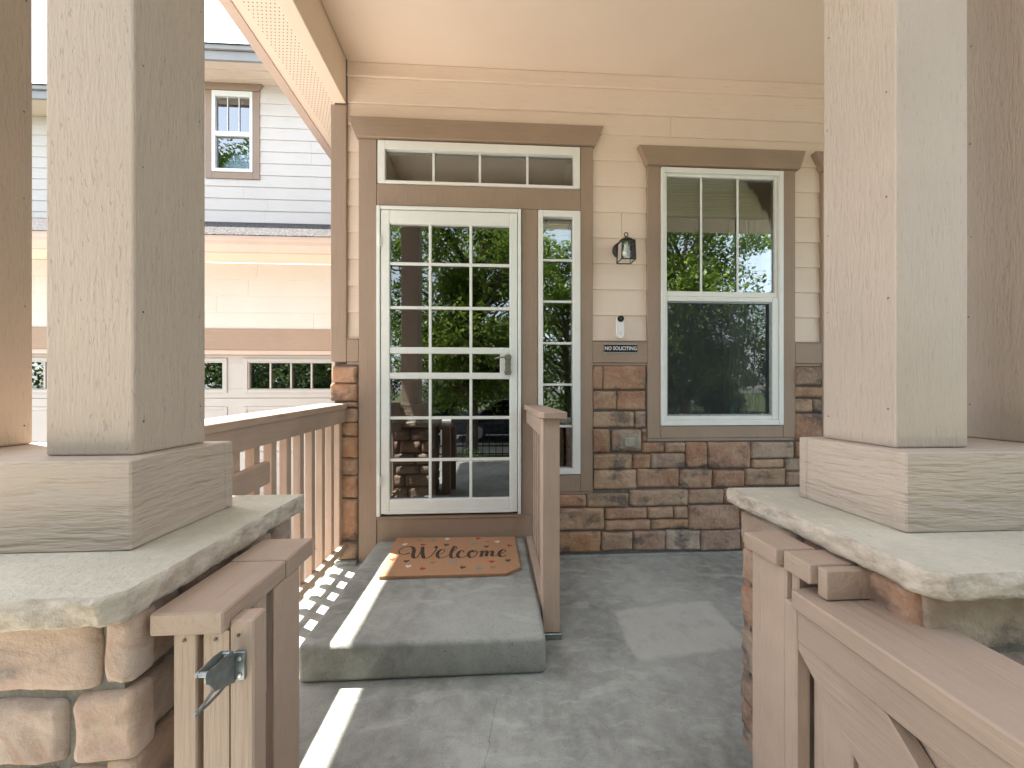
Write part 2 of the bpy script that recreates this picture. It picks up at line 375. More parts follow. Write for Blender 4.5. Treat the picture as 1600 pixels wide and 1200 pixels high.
TONES = [(.40,.20,.11),(.36,.25,.17),(.30,.20,.15),(.45,.30,.19),(.33,.15,.08),(.40,.33,.26),(.26,.19,.15),(.44,.25,.13),(.30,.26,.22),(.37,.21,.13)]
def stone(bm, lay, o, u, nrm, a0, a1, z0, z1, depth=.03, rnd=.022, rng=random, step=.022, tone=None):
    """one rounded, uneven stone on the plane through o spanned by u and z; it bulges along nrm"""
    w, h = a1-a0, z1-z0
    nx, nz = max(4, min(18, int(w/step))), max(4, min(12, int(h/step)))
    sd_ = rng.random()*100; t = tone or rng.choice(TONES); t = k(t, rng.uniform(.8, 1.2)); up = Vector((0,0,1))
    r = min(rnd, w*.3, h*.3); G = []
    dz = rng.uniform(-.25, .25)
    for j in range(-1, nz+2):
        row = []
        for i in range(-1, nx+2):
            ii, jj = min(max(i, 0), nx), min(max(j, 0), nz)
            s, q = ii/nx, jj/nz
            s = .5 + .5*math.copysign(abs(2*s-1)**.8, 2*s-1); q = .5 + .5*math.copysign(abs(2*q-1)**.8, 2*q-1)
            X, Z = s*w, q*h
            ex, ez = min(X, w-X), min(Z, h-Z)
            if ex < r and ez < r:      # round the corners of the outline
                dx, dy = r-ex, r-ez; L = math.hypot(dx, dy); mx_ = max(dx, dy)
                f = mx_/L if L > 1e-6 else 1; f = 1-(1-f)*.8
                X = (r-dx*f) if X < w/2 else w-(r-dx*f); Z = (r-dy*f) if Z < h/2 else h-(r-dy*f)
            e = min(ex, ez)/r; prof = 1 if e >= 1 else math.sqrt(max(0, 1-(1-e)**2))
            p0 = Vector((X*3+sd_, Z*3, sd_))
            n1 = noise.noise(Vector((X*9+sd_, Z*9, 0))); n2 = noise.noise(Vector((X*38+sd_, Z*38, 3)))
            n3 = abs(noise.noise(Vector((X*5+sd_*2, Z*9, 8)))); d = depth*(.45+.55*prof) + n1*.007*prof + n2*.0045 - n3*.008*prof + dz*.012*(s-.5)
            if i < 0 or j < 0 or i > nx or j > nz: d = -.015
            jx = noise.noise(Vector((Z*16+sd_, sd_, X*3)))*.005; jz = noise.noise(Vector((X*14+sd_, sd_+7, Z*3)))*.005
            row.append(bm.verts.new(o + u*(a0+X+jx) + up*(z0+Z+jz) + nrm*d))
        G.append(row)
    for j in range(len(G)-1):
        for i in range(len(G[0])-1):
            f = bm.faces.new((G[j][i], G[j][i+1], G[j+1][i+1], G[j+1][i])); f.smooth = True
            for lp in f.loops: lp[lay] = (*t, 1)
def ashlar(bm, lay, o, u, nrm, a0, a1, z0, z1, depth, rng, gap=.014, hmin=.085, hmax=.15, wmin=.12, wmax=.30, rows=None, step=.022, rnd=.022):
    z = z1; ri = 0
    while z - z0 > .04:
        h = rows[ri] if rows and ri < len(rows) else rng.uniform(hmin, hmax)
        if z - h - z0 < hmin*.7: h = z - z0
        a = a0
        while a1 - a > .03:
            w = rng.uniform(wmin, wmax)
            if a1 - a - w < wmin*.7: w = a1 - a
            stone(bm, lay, o, u, nrm, a+gap/2, a+w-gap/2, z-h+gap/2, z-gap/2, depth, rng=rng, step=step, rnd=rnd); a += w
        z -= h; ri += 1
def stone_bm():
    bm = bmesh.new(); return bm, bm.loops.layers.float_color.new('tone')
def siding(bm, x0, x1, z0, z1, y, opens=(), pitch=.1765, th=.011, zref=None):
    """lap boards: each is thicker at its lower edge; openings are cut out"""
    zref = z0 if zref is None else zref
    cuts = {z0, z1}
    i = math.floor((z0-zref)/pitch)
    while zref + i*pitch < z1:
        if zref+i*pitch > z0: cuts.add(zref+i*pitch)
        i += 1
    for (a,b_,c,d) in opens:
        for q in (c, d):
            if z0 < q < z1: cuts.add(q)
    cuts = sorted(cuts)
    for za, zb in zip(cuts, cuts[1:]):
        if zb-za < .003: continue
        mid = (za+zb)/2; row = math.floor((mid-zref)/pitch); rz = zref+row*pitch
        fa, fb = (za-rz)/pitch, (zb-rz)/pitch
        ya, yb = y - th + fa*(th-.002), y - th + fb*(th-.002)
        segs = [(x0, x1)]
        for (a,b_,c,d) in opens:
            if c < mid < d:
                ns = []
                for s, e in segs:
                    if b_ <= s or a >= e: ns.append((s,e)); continue
                    if a > s: ns.append((s,a))
                    if b_ < e: ns.append((b_,e))
                segs = ns
        js = []
        for s, e in segs:
            rj = random.Random(int(round(rz*1000))*7+int(y*10)); c_ = x0 + rj.uniform(.3, 2.6)
            while c_ < e:
                if s+.05 < c_ < e-.05: js.append((s, c_-.0012)); s = c_+.0012
                c_ += rj.uniform(1.6, 2.9)
            js.append((s, e))
        for s, e in js:
            prism(bm, [(ya, za), (yb, zb), (y+.004, zb), (y+.004, za)], 'x', s, e)

# ================================================================= SETTING
def structure(name, bm, m, smooth=False): return tag(link(name, bm, m, smooth=smooth), kind='structure')
bm = Bx(-1.075, 4.3, -1.0, 2.46, -.6, 0, bev=.004)
def crack(bm, P, seed):          # hairline crack, dark faces just above the slab
    rc = random.Random(seed); prev = None
    for i in range(len(P)-1):
        n_ = 14
        for q in range(n_):
            t = q/n_; x = P[i][0]+(P[i+1][0]-P[i][0])*t+rc.uniform(-.004,.004); y = P[i][1]+(P[i+1][1]-P[i][1])*t+rc.uniform(-.004,.004); w = rc.uniform(.0002,.0007)
            cur = (bm.verts.new((x-w, y-w*.6, .0012)), bm.verts.new((x+w, y+w*.6, .0012)))
            if prev: f = bm.faces.new((prev[0], prev[1], cur[1], cur[0])); f.material_index = 1
            prev = cur
crack(bm, [(.206,1.40),(.117,1.357),(.064,1.325),(.012,1.306),(0,1.219),(-.03,1.05),(.05,.8)], 3)
structure('porch_floor', bm, [M['floor'], M['ifloor']])
bm = bmesh.new(); bmesh.ops.create_grid(bm, x_segments=1, y_segments=1, size=250); bmesh.ops.translate(bm, verts=bm.verts, vec=(0,0,-.62)); structure('ground', bm, M['grass'])
structure('driveway', Bx(-9, -1.09, -6.2, 4.0, -.66, -.60), M['walk'])
structure('front_walk', Bx(-1.08, 6.5, -2.6, -1.02, -.66, -.598, bev=.004), M['walk'])
structure('sidewalk', Bx(-60, 60, -6.2, -4.9, -.70, -.596, bev=.006), M['walk'])
bm = Bx(-60, 60, -7.0, -6.75, -.72, -.60, bev=.01); structure('kerb', bm, M['walk'])
structure('street', Bx(-60, 60, -15.5, -7.0, -.9, -.612), M['asphalt'])
structure('far_sidewalk', Bx(-60, 60, -17.2, -15.6, -.72, -.594, bev=.006), M['walk'])
def tuft_bm(x0, x1, y0, y1, n_, z, rng):
    bm = bmesh.new()
    for _ in range(n_):
        x, y = rng.uniform(x0, x1), rng.uniform(y0, y1); a = rng.uniform(0, PI); h = rng.uniform(.04, .11)
        dx, dy = math.cos(a)*.006, math.sin(a)*.006; lx, ly = rng.uniform(-.03,.03), rng.uniform(-.03,.03)
        bm.faces.new([bm.verts.new(p) for p in ((x-dx,y-dy,z),(x+dx,y+dy,z),(x+lx,y+ly,z+h))])
    return bm
g = link('lawn_grass', tuft_bm(-1, 5, -4.8, -2.7, 9000, -.62, random.Random(2)), M['leaf']); tag(g, 'short green lawn blades beyond the front walk', 'grass', kind='stuff')

# ================================================================= HOUSE (front wall at y = 2.41)
YW = 2.42
house = thing('house', (0, 2.41, 0), 'cream lap-sided house front with stone skirting, taupe trim and white gridded storm door', 'house')
SPLIT = {'belt_board', 'flashing_strip', 'concrete_footing', 'muntin', 'end_board', 'rail', 'screw', 'latch_screw', 'interior_wall', 'soffit', 'side_wall', 'fascia_board', 'front_beam', 'door_stop'}
def part(name, bm, m, parent=None, **kw):
    p = parent if parent is not None else house
    if name in SPLIT:
        for b_ in islands(bm): o = link(name, b_, m, p, **kw)
        return o
    return link(name, bm, m, p, **kw)
WX = 1.251                                   # spacing of the two front windows
OP = [(-.74, .575, .30, 2.755)] + [(1.165+i*WX, 2.0+i*WX, .905, 2.635) for i in (0,1)]
# solid wall core around the openings
bm = bmesh.new()
for (a,b_,c,d) in [(-1.04, -.74, -.05, 3.9), (.575, 1.165, -.05, 3.9), (2.0, 2.416, -.05, 3.9), (3.251, 4.3, -.05, 3.9)]: box(bm, a, b_, YW+.001, YW+.14, c, d)
box(bm, -.74, .575, YW+.001, YW+.14, 2.755, 3.9); box(bm, -.74, .575, YW+.001, YW+.14, -.05, .30)
for i in (0,1):
    box(bm, 1.165+i*WX, 2.0+i*WX, YW+.001, YW+.14, -.05, .905); box(bm, 1.165+i*WX, 2.0+i*WX, YW+.001, YW+.14, 2.635, 3.9)
part('wall_core', bm, M['interior'])
cas = [(-.875, .675, 0, 2.78)] + [(1.054+i*WX, 2.108+i*WX, .803, 2.665) for i in (0,1)]
bm = bmesh.new(); siding(bm, -.953, 4.3, 1.467, 3.02, YW, cas, zref=1.467-.0002); part('siding', bm, M['siding'])
bm = bmesh.new(); box(bm, -.95, 4.3, 2.404, YW, 3.022, 3.185, .002); box(bm, -.95, 4.3, 2.392, YW, 3.186, 3.205, .002); box(bm, -.95, 4.3, 2.400, YW, 3.206, 3.284, .002)
part('frieze_board', bm, M['cream'])
bm = bmesh.new(); prism(bm, [(-1.052, 1.318), (-.953, 1.318), (-.953, 2.99), (-1.052, 2.99)], 'y', 2.388, 2.43, .003); box(bm, -1.052, -1.041, 2.431, 2.56, 1.318, 2.99, .002)
part('corner_board', bm, M['trim_z'])
bm = bmesh.new()
for a, b_ in ((-.952, -.876), (.676, 1.053), (2.109, 2.304), (3.36, 4.3)): box(bm, a, b_, 2.391, YW, 1.318, 1.462, .002)
part('belt_board', bm, M['trim_x'])
bm = bmesh.new()
for a, b_ in ((-.952, -.876), (.676, 1.053), (2.109, 2.304), (3.36, 4.3)): box(bm, a, b_, 2.398, YW, 1.300, 1.316, .001); box(bm, a, b_, 2.386, YW, 1.4625, 1.468, .001)
for a in (0, WX): box(bm, 1.054+a, 2.108+a, 2.396, YW, .783, .802, .001)
box(bm, .32, .675, 2.396, YW, .430, .444, .001)
part('flashing_strip', bm, M['trim_x'])
# --- stone skirting
STONES = [(0.679, 0.74, 1.137, 1.295), (0.746, 1.038, 1.137, 1.295), (0.682, 0.837, 1.0, 1.122), (0.846, 1.038, 0.998, 1.124), (0.682, 0.958, 0.879, 0.984), (0.968, 1.038, 0.878, 0.987), (0.682, 0.793, 0.71, 0.867), (1.018, 1.045, 0.783, 0.868), (1.019, 1.167, 0.707, 0.77), (1.18, 1.318, 0.708, 0.771), (1.325, 1.47, 0.601, 0.77), (1.483, 1.779, 0.592, 0.771), (1.784, 2.095, 0.658, 0.768), (2.117, 2.276, 0.666, 0.769), (0.686, 0.942, 0.598, 0.699), (0.954, 1.07, 0.599, 0.697), (1.077, 1.314, 0.597, 0.699), (1.798, 2.023, 0.589, 0.649), (2.034, 2.249, 0.569, 0.654), (2.104, 2.303, 1.169, 1.294), (2.104, 2.303, 1.082, 1.152), (2.101, 2.229, 0.979, 1.066), (2.235, 2.303, 0.979, 1.066), (2.104, 2.303, 0.784, 0.966), (0.686, 0.975, 0.46, 0.588), (0.984, 1.272, 0.468, 0.593), (1.283, 1.506, 0.458, 0.586), (1.515, 1.736, 0.463, 0.579), (1.745, 2.034, 0.47, 0.588), (2.043, 2.249, 0.466, 0.562), (0.33, 0.40, 0.34, 0.42), (0.423, 0.627, 0.347, 0.425), (0.639, 0.92, 0.34, 0.428), (0.934, 1.337, 0.343, 0.449), (1.346, 1.588, 0.352, 0.447), (1.598, 1.928, 0.347, 0.45), (0.33, 0.41, 0.188, 0.331), (0.423, 0.751, 0.188, 0.331), (0.761, 1.05, 0.257, 0.33), (1.059, 1.234, 0.255, 0.33), (1.244, 1.337, 0.25, 0.331), (1.346, 1.703, 0.171, 0.336), (1.716, 2.007, 0.171, 0.333), (0.761, 1.074, 0.179, 0.246), (1.083, 1.337, 0.185, 0.245), (0.33, 0.41, 0.039, 0.175), (0.423, 0.727, 0.039, 0.175), (0.737, 0.948, 0.045, 0.167), (0.959, 1.176, 0.041, 0.168), (1.185, 1.419, 0.036, 0.17), (1.428, 1.712, 0.029, 0.164), (1.722, 2.007, 0.02, 0.16),
 (1.938, 2.249, .345, .452), (2.018, 2.249, .175, .333), (2.018, 2.249, .02, .162),
 (-1.045, -0.885, 1.182, 1.284), (-1.053, -0.885, 1.063, 1.172), (-0.97, -0.885, 1.02, 1.051), (-0.996, -0.885, 0.926, 1.009), (-1.004, -0.885, 0.834, 0.918), (-1.004, -0.885, 0.693, 0.826), (-1.004, -0.885, 0.58, 0.685), (-1.004, -0.885, 0.431, 0.572), (-1.0, -0.885, 0.152, 0.418), (-0.996, -0.885, 0.03, 0.142)]
TSEL = {0:(.38,.19,.11),1:(.40,.20,.11),2:(.42,.26,.15),3:(.44,.20,.10),4:(.42,.30,.19),6:(.38,.18,.10),14:(.44,.31,.19),11:(.36,.20,.13),10:(.42,.21,.12),24:(.46,.32,.20),33:(.42,.31,.21),37:(.44,.29,.18),41:(.38,.24,.17),45:(.46,.24,.10),46:(.46,.24,.10),49:(.50,.46,.38),30:(.44,.18,.08),31:(.44,.18,.08)}
for q in range(55, 66): TSEL[q] = random.choice([(.50,.27,.14),(.46,.24,.13),(.44,.30,.2)])
bm, lay = stone_bm(); O = Vector((0, 2.405, 0)); rng = random.Random(11)
for i, (a,b_,c,d) in enumerate(STONES):
    if i == 55: part('stone_veneer', bm, M['stone']); bm, lay = stone_bm()
    stone(bm, lay, O, Vector((1,0,0)), Vector((0,-1,0)), a-.002, b_+.002, c-.001, d+.001, .024, rng=rng, tone=TSEL.get(i), rnd=.011, step=.012)
part('stone_veneer', bm, M['stone']); bm, lay = stone_bm()
ashlar(bm, lay, O, Vector((1,0,0)), Vector((0,-1,0)), 2.255, 4.28, .02, .78, .026, rng)
ashlar(bm, lay, O, Vector((1,0,0)), Vector((0,-1,0)), 3.37, 4.28, .80, 1.295, .026, rng)
sv = part('stone_veneer', bm, M['stone']); bm, lay = stone_bm()
ashlar(bm, lay, Vector((-1.03, 0, 0)), Vector((0,1,0)), Vector((-1,0,0)), 2.43, 3.3, -.55, 1.295, .026, rng)
part('stone_veneer', bm, M['stone'])
bm = bmesh.new(); box(bm, -1.03, -.876, 2.404, YW, .0, 1.30); box(bm, .30, 4.3, 2.404, YW, 0, .43); box(bm, .676, 1.053, 2.404, YW, .43, 1.30); box(bm, 1.053, 4.3, 2.404, YW, .43, .783); box(bm, 2.109, 2.304, 2.404, YW, .783, 1.30); box(bm, 3.36, 4.3, 2.404, YW, .783, 1.30)
box(bm, -1.033, -1.0, 2.422, 3.3, -.6, 1.30)
part('mortar_bed', bm, M['mortar'])
bm = bmesh.new(); box(bm, .315, 2.3, 2.385, 2.404, -.002, .018, .004, 2); box(bm, -1.02, -.88, 2.36, 2.404, -.002, .026, .003)
part('concrete_footing', bm, M['step'])
# --- door surround
bm = bmesh.new()
box(bm, -.875, -.762, 2.391, YW, 0, 2.776, .002); box(bm, .592, .675, 2.391, YW, .447, 2.776, .002)
box(bm, -.760, .590, 2.3915, YW, 2.345, 2.484, .002); box(bm, .196, .302, 2.392, YW, .300, 2.343, .002)
box(bm, .304, .590, 2.3915, YW, .447, .560, .002); box(bm, -.760, .300, 2.396, YW, .0, .303, .003); box(bm, -.76, -.7575, 2.40, YW, .304, 2.343)
box(bm, -.760, .195, 2.386, 2.396, .285, .300, .002)
part('door_casing', bm, M['trim_z'])
def head(x0, x1, xa, xb, z0, z1, y=2.372):
    bm = bmesh.new(); prism(bm, [(xa, z0), (xb, z0), (x1, z1), (x0, z1)], 'y', y, YW, .002); return bm
part('door_header', head(-.937, .743, -.888, .69, 2.779, 2.908), M['trim_x'])
# transom
bm = bmesh.new(); frame(bm, -.752, .587, 2.488, 2.768, -.705, .543, 2.507, 2.712, 2.384, 2.43); t_ = part('transom_window', bm, M['white'])
part('glass_pane', Bx(-.706, .544, 2.416, 2.420, 2.506, 2.713), M['glass'], t_)
bm = bmesh.new()
for x in (-.393, -.086, .233): box(bm, x-.008, x+.008, 2.406, 2.412, 2.507, 2.712, .002)
part('muntin', bm, M['grille'], t_)
# sidelight
bm = bmesh.new(); frame(bm, .305, .589, .566, 2.338, .336, .539, .606, 2.295, 2.382, 2.43); s_ = part('sidelight_window', bm, M['white'])
part('glass_pane', Bx(.335, .540, 2.416, 2.420, .605, 2.296), M['glass'], s_)
bm = bmesh.new()
for z in (2.011, 1.731, 1.449, 1.169, .887): box(bm, .337, .538, 2.406, 2.412, z-.008, z+.008, .002)
part('muntin', bm, M['grille'], s_)
bm = bmesh.new()
for q in range(7): box(bm, .345, .53, 2.47, 2.50, 2.175+q*.017, 2.187+q*.017, .003)
part('blind', bm, M['blind'], s_)
# storm door
bm = bmesh.new()
box(bm, -.757, -.734, 2.374, YW, .306, 2.336, .003); box(bm, .168, .189, 2.374, YW, .306, 2.336, .003); box(bm, -.733, .167, 2.3745, YW, 2.314, 2.336, .003)
sdr = part('storm_door', bm, M['grille'])
bm = bmesh.new(); frame(bm, -.729, .164, .322, 2.309, -.674, .112, .417, 2.221, 2.378, 2.412, .004)
box(bm, -.729, .164, 2.3755, 2.3785, .345, .349, .001); box(bm, -.70, .14, 2.3745, 2.378, .322, .335, .002)
part('door_leaf', bm, M['grille'], sdr)
bm = bmesh.new()
for z in (1.962, 1.674, .949, .673): box(bm, -.674, .112, 2.386, 2.398, z-.010, z+.010, .003)
for z in (1.393, 1.226): box(bm, -.674, .112, 2.382, 2.400, z-.021, z+.021, .004)
for x in (-.412, -.145):
    for z0, z1 in ((.417,.663),(.683,.939),(.959,1.205),(1.247,1.372),(1.414,1.664),(1.684,1.952),(1.972,2.221)): box(bm, x-.009, x+.009, 2.385, 2.399, z0, z1, .003)
box(bm, .048, .112, 2.384, 2.405, 1.2475, 1.3715, .003)
part('security_grille', bm, M['grille'], sdr)
part('glass_pane', Bx(-.676, .114, 2.404, 2.408, .415, 2.223), M['glass_door'], sdr)
bm = bmesh.new(); prof = [(.0,-.068),(.016,-.066),(.020,-.05),(.013,-.025),(.0165,0),(.013,.025),(.020,.05),(.016,.066),(.0,.068)]
pts = [(r, z) for r, z in prof] + [(-r, z) for r, z in reversed(prof[1:-1])]
prism(bm, [(.100+x*1.2, 1.300+z) for x, z in pts], 'y', 2.364, 2.376, .002)
tube(bm, [(.100, 2.364, 1.342), (.100, 2.33, 1.342)], .008); tube(bm, [(.102, 2.334, 1.342), (.07, 2.326, 1.346), (.03, 2.330, 1.343), (.012, 2.334, 1.335)], .0065, r1=.0045)
lathe(bm, (.100, 2.355, 1.26), [(.012,0),(.013,.006),(.011,.01)], 14, 'y')
part('door_handle', bm, M['pewter'], sdr)
for z in (2.10, .54):
    bm = bmesh.new(); tube(bm, [(-.735, 2.368, z-.035), (-.735, 2.368, z+.035)], .008); box(bm, -.75, -.72, 2.371, 2.376, z-.028, z+.028, .001)
    part('hinge', bm, M['white'], sdr)
bm = bmesh.new(); frame(bm, -.66, .10, .40, 2.24, -.50, -.06, 1.5, 2.1, 2.50, 2.54); box(bm, -.5, -.06, 2.515, 2.535, 1.5, 2.1)
part('entry_door', Bx(-.74, .19, 2.50, 2.54, .30, 2.34, bev=.003), M['entry'])
# --- windows
def window(i):
    d = i*WX
    bm = bmesh.new(); box(bm, 1.054+d, 1.143+d, 2.391, YW, .804, 2.662, .002); box(bm, 2.021+d, 2.108+d, 2.391, YW, .804, 2.662, .002)
    box(bm, 1.1445+d, 2.0195+d, 2.3915, YW, .804, .886, .002)
    part('window_casing', bm, M['trim_z'])
    part('window_header', head(.987+d, 2.170+d, 1.048+d, 2.128+d, 2.664, 2.792), M['trim_x'])
    bm = bmesh.new(); frame(bm, 1.146+d, 2.018+d, .889, 2.655, 1.172+d, 1.985+d, .925, 2.622, 2.382, 2.44, .003)
    w = part('window', bm, M['white'])
    bm = bmesh.new(); frame(bm, 1.173+d, 1.984+d, 1.775, 2.621, 1.192+d, 1.964+d, 1.812, 2.600, 2.396, 2.425, .003); part('sash', bm, M['white'], w)
    bm = bmesh.new(); frame(bm, 1.173+d, 1.984+d, .926, 1.773, 1.190+d, 1.940+d, .955, 1.742, 2.388, 2.425, .003); part('sash', bm, M['white'], w)
    part('glass_pane', Bx(1.191+d, 1.965+d, 2.412, 2.416, 1.811, 2.601), M['glass'], w)
    part('glass_pane', Bx(1.189+d, 1.941+d, 2.414, 2.418, .954, 1.743), M['glass'], w)
    bm = bmesh.new()
    for x in (1.439, 1.701): box(bm, x-.008+d, x+.008+d, 2.404, 2.409, 1.812, 2.600, .002)
    part('muntin', bm, M['grille'], w)
    bm = bmesh.new(); frame(bm, 1.190+d, 1.940+d, .955, 1.742, 1.2+d, 1.925+d, .967, 1.731, 2.397, 2.403, .001)
    for x in (1.28, 1.86): box(bm, x+d, x+.02+d, 2.393, 2.397, .955, .972, .001)
    part('screen_frame', bm, M['black'] if i > 5 else M['galv'], w)
    part('insect_screen', Bx(1.2+d, 1.925+d, 2.3995, 2.4005, .967, 1.731), M['screen'], w)
    bm = bmesh.new(); n_ = 12
    for q in range(n_): box(bm, 1.185+d, 1.955+d, 2.432, 2.462, 2.372+q*.0205, 2.380+q*.0205+.007, .003)
    box(bm, 1.185+d, 1.955+d, 2.430, 2.466, 2.345, 2.368, .004); tube(bm, [(1.80+d, 2.45, 2.35), (1.80+d, 2.452, 1.85)], .003)
    part('blind', bm, M['blind'], w)
    bm = bmesh.new(); vs0, vs1 = [], []
    for q in range(41):
        x = 1.78 + d + q*.0055; y = 2.60 + .02*math.sin(q*1.15)
        vs0.append(bm.verts.new((x, y, .9))); vs1.append(bm.verts.new((x, y, 2.62)))
    for q in range(40): bm.faces.new((vs0[q], vs0[q+1], vs1[q+1], vs1[q]))
    part('curtain', bm, M['curtain'], w, smooth=True)
window(0); window(1)
# --- rooms behind the glass
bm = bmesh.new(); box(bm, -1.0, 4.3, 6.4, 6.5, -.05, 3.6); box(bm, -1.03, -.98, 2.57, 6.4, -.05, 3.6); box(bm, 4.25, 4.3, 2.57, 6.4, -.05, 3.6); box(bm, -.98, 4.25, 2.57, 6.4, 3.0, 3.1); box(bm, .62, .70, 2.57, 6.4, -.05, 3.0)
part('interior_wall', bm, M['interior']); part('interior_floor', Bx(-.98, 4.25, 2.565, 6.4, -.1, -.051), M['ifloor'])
# --- porch ceiling, beams, roof
part('porch_ceiling', Bx(-.95, 4.3, .35, YW, 3.286, 3.31), M['ceil'])
bm = bmesh.new(); box(bm, -1.038, -.954, .66, 2.386, 2.995, 3.80, .003); part('side_beam', bm, M['creamy'])
bm = bmesh.new(); box(bm, -1.035, 4.3, .80, 1.06, 2.997, 3.285, .003); box(bm, -1.03, 4.3, .70, .79, 3.0, 3.80, .003); part('front_beam', bm, M['cream'])
SZ = 3.85
bm = bmesh.new(); box(bm, -1.819, -1.039, .0, 5.3, SZ, SZ+.012); box(bm, -1.039, 4.9, .0, .66, SZ, SZ+.012); so = part('soffit', bm, M['ceil'])
bm = bmesh.new()   # vent perforations of the soffit strip
yy = 2.45; row = 0
while yy < 5.2:
    for q in range(9):
        x = -1.74 + q*.030 + (.015 if row % 2 else 0)
        c0 = Vector((x, yy, SZ-.0006)); bm.faces.new([bm.verts.new(c0+Vector((math.cos(a*PI/3)*.0048, math.sin(a*PI/3)*.0048, 0))) for a in range(6)])
    yy += .026; row += 1
part('vent_perforation', bm, M['ifloor'], so)
bm = bmesh.new(); box(bm, -1.44, -1.395, .1, 5.3, SZ-.018, SZ-.001, .002); part('soffit_batten', bm, M['creamy'])
bm = bmesh.new(); box(bm, -1.905, -1.82, -.06, 5.3, SZ-.012, SZ+.17, .004); box(bm, -1.819, 4.95, -.06, -.001, SZ-.012, SZ+.17, .004); part('fascia_board', bm, M['gutter'])
bm = bmesh.new(); s = .5; zr = SZ+.19
prism(bm, [(-1.93, zr), (-1.93, zr+.03), (1.5, zr+.03+s*3.43), (4.93, zr+.03), (4.93, zr), (1.5, zr+s*3.43-.05)], 'y', -.1, 9.0); part('roof', bm, M['shingle'])
bm = bmesh.new(); prism(bm, [(-1.8, zr-.03), (1.5, zr+s*3.3-.06), (4.8, zr-.03)], 'y', .66, .7); part('gable', bm, M['siding'])
bm = bmesh.new(); box(bm, -1.04, -1.0, 2.43, 9, 1.3, SZ); box(bm, 4.3, 4.34, 2.4, 9, -.6, SZ); box(bm, -1.0, 4.3, 8.9, 9, -.6, SZ); part('side_wall', bm, M['siding'])

# ================================================================= STEP, MAT, PORCH FITTINGS
bm = Bx(-.75, .214, 1.415, 2.384, .0, .15, bev=.022, seg=4)
bmesh.ops.subdivide_edges(bm, edges=[e for e in bm.edges if e.calc_length() > .3], cuts=24, use_grid_fill=True)
for v in bm.verts: v.co += Vector((noise.noise(v.co*7)*.003, noise.noise(v.co*7+Vector((5,0,0)))*.003, (noise.noise(v.co*5+Vector((0,9,0)))*.003 if v.co.z > .1 else 0)))
bm.verts.ensure_lookup_table()
st = link('door_step', bm, M['step'], origin=(-.27, 1.9, 0), smooth=True); tag(st, 'low grey concrete landing block below the white storm door', 'step')
def ym(y): return 1.89 + (y-1.89)*.925
mat_o = thing('doormat', (-.23, 2.13, .15), 'tan coir doormat reading Welcome with small coloured hearts and a clipped corner', 'doormat')
bm = bmesh.new(); prism(bm, [(-.628,2.379),(.143,2.362),(.150,1.95),(.07,1.889),(-.588,1.891)], 'z', .152, .166)
rc = random.Random(9); OUT = [(-.628,2.379),(.143,2.362),(.150,1.95),(.07,1.889),(-.588,1.891)]
for i in range(5):
    a, b_ = Vector(OUT[i]), Vector(OUT[(i+1)%5]); L = (b_-a).length; nn = Vector((a.y-b_.y, b_.x-a.x)).normalized()
    for q in range(int(L*1300)):
        p = a+(b_-a)*rc.random(); l = rc.uniform(.002,.007); z = rc.uniform(.153,.166); j = rc.uniform(-.003,.003); t = (b_-a).normalized()
        bm.faces.new([bm.verts.new(v) for v in ((p.x-t.x*.0006-nn.x*.001, p.y-t.y*.0006-nn.y*.001, z), (p.x+t.x*.0006-nn.x*.001, p.y+t.y*.0006-nn.y*.001, z), (p.x+nn.x*l+t.x*j, p.y+nn.y*l+t.y*j, z+rc.uniform(-.001,.002)))])
for q in range(9000):
    x, y = rc.uniform(-.60,.13), rc.uniform(1.90,2.36)
    if x > .06 and y < 1.96: continue
    a = rc.uniform(0, PI); l = rc.uniform(.002,.005)
    bm.faces.new([bm.verts.new(v) for v in ((x, y, .1661), (x+.0007*math.cos(a), y+.0007*math.sin(a), .1661), (x+rc.uniform(-l,l), y+rc.uniform(-l,l), .1661+rc.uniform(.0004,.0024)))])
part('mat_base', bm, M['coir'], mat_o)
STROKES = [[(-0.49, 2.173), (-0.518, 2.156), (-0.548, 2.17), (-0.562, 2.208), (-0.553, 2.249), (-0.522, 2.272), (-0.49, 2.256), (-0.472, 2.203), (-0.466, 2.142), (-0.45, 2.101), (-0.436, 2.113), (-0.43, 2.177), (-0.432, 2.26), (-0.417, 2.177), (-0.396, 2.103), (-0.371, 2.102), (-0.351, 2.156), (-0.343, 2.217), (-0.344, 2.262), (-0.349, 2.238)], [(-0.324, 2.132), (-0.296, 2.162), (-0.289, 2.193), (-0.306, 2.215), (-0.324, 2.18), (-0.323, 2.127), (-0.304, 2.092), (-0.277, 2.104), (-0.252, 2.141), (-0.23, 2.197), (-0.219, 2.241), (-0.236, 2.254), (-0.246, 2.184), (-0.244, 2.115), (-0.226, 2.088), (-0.204, 2.116), (-0.198, 2.128)], [(-0.17, 2.161), (-0.181, 2.191), (-0.199, 2.174), (-0.206, 2.126), (-0.191, 2.091), (-0.169, 2.098), (-0.148, 2.123)], [(-0.124, 2.187), (-0.139, 2.162), (-0.142, 2.119), (-0.125, 2.087), (-0.103, 2.108), (-0.092, 2.151), (-0.105, 2.186), (-0.124, 2.187), (-0.112, 2.166), (-0.077, 2.164)], [(-0.077, 2.164), (-0.063, 2.178), (-0.065, 2.134), (-0.069, 2.096)], [(-0.066, 2.129), (-0.046, 2.176), (-0.035, 2.164), (-0.038, 2.1)], [(-0.036, 2.127), (-0.014, 2.174), (-0.002, 2.16), (-0.005, 2.11), (0.011, 2.104), (0.05, 2.134), (0.077, 2.166), (0.065, 2.191), (0.043, 2.161), (0.037, 2.116), (0.052, 2.088), (0.08, 2.113)]]
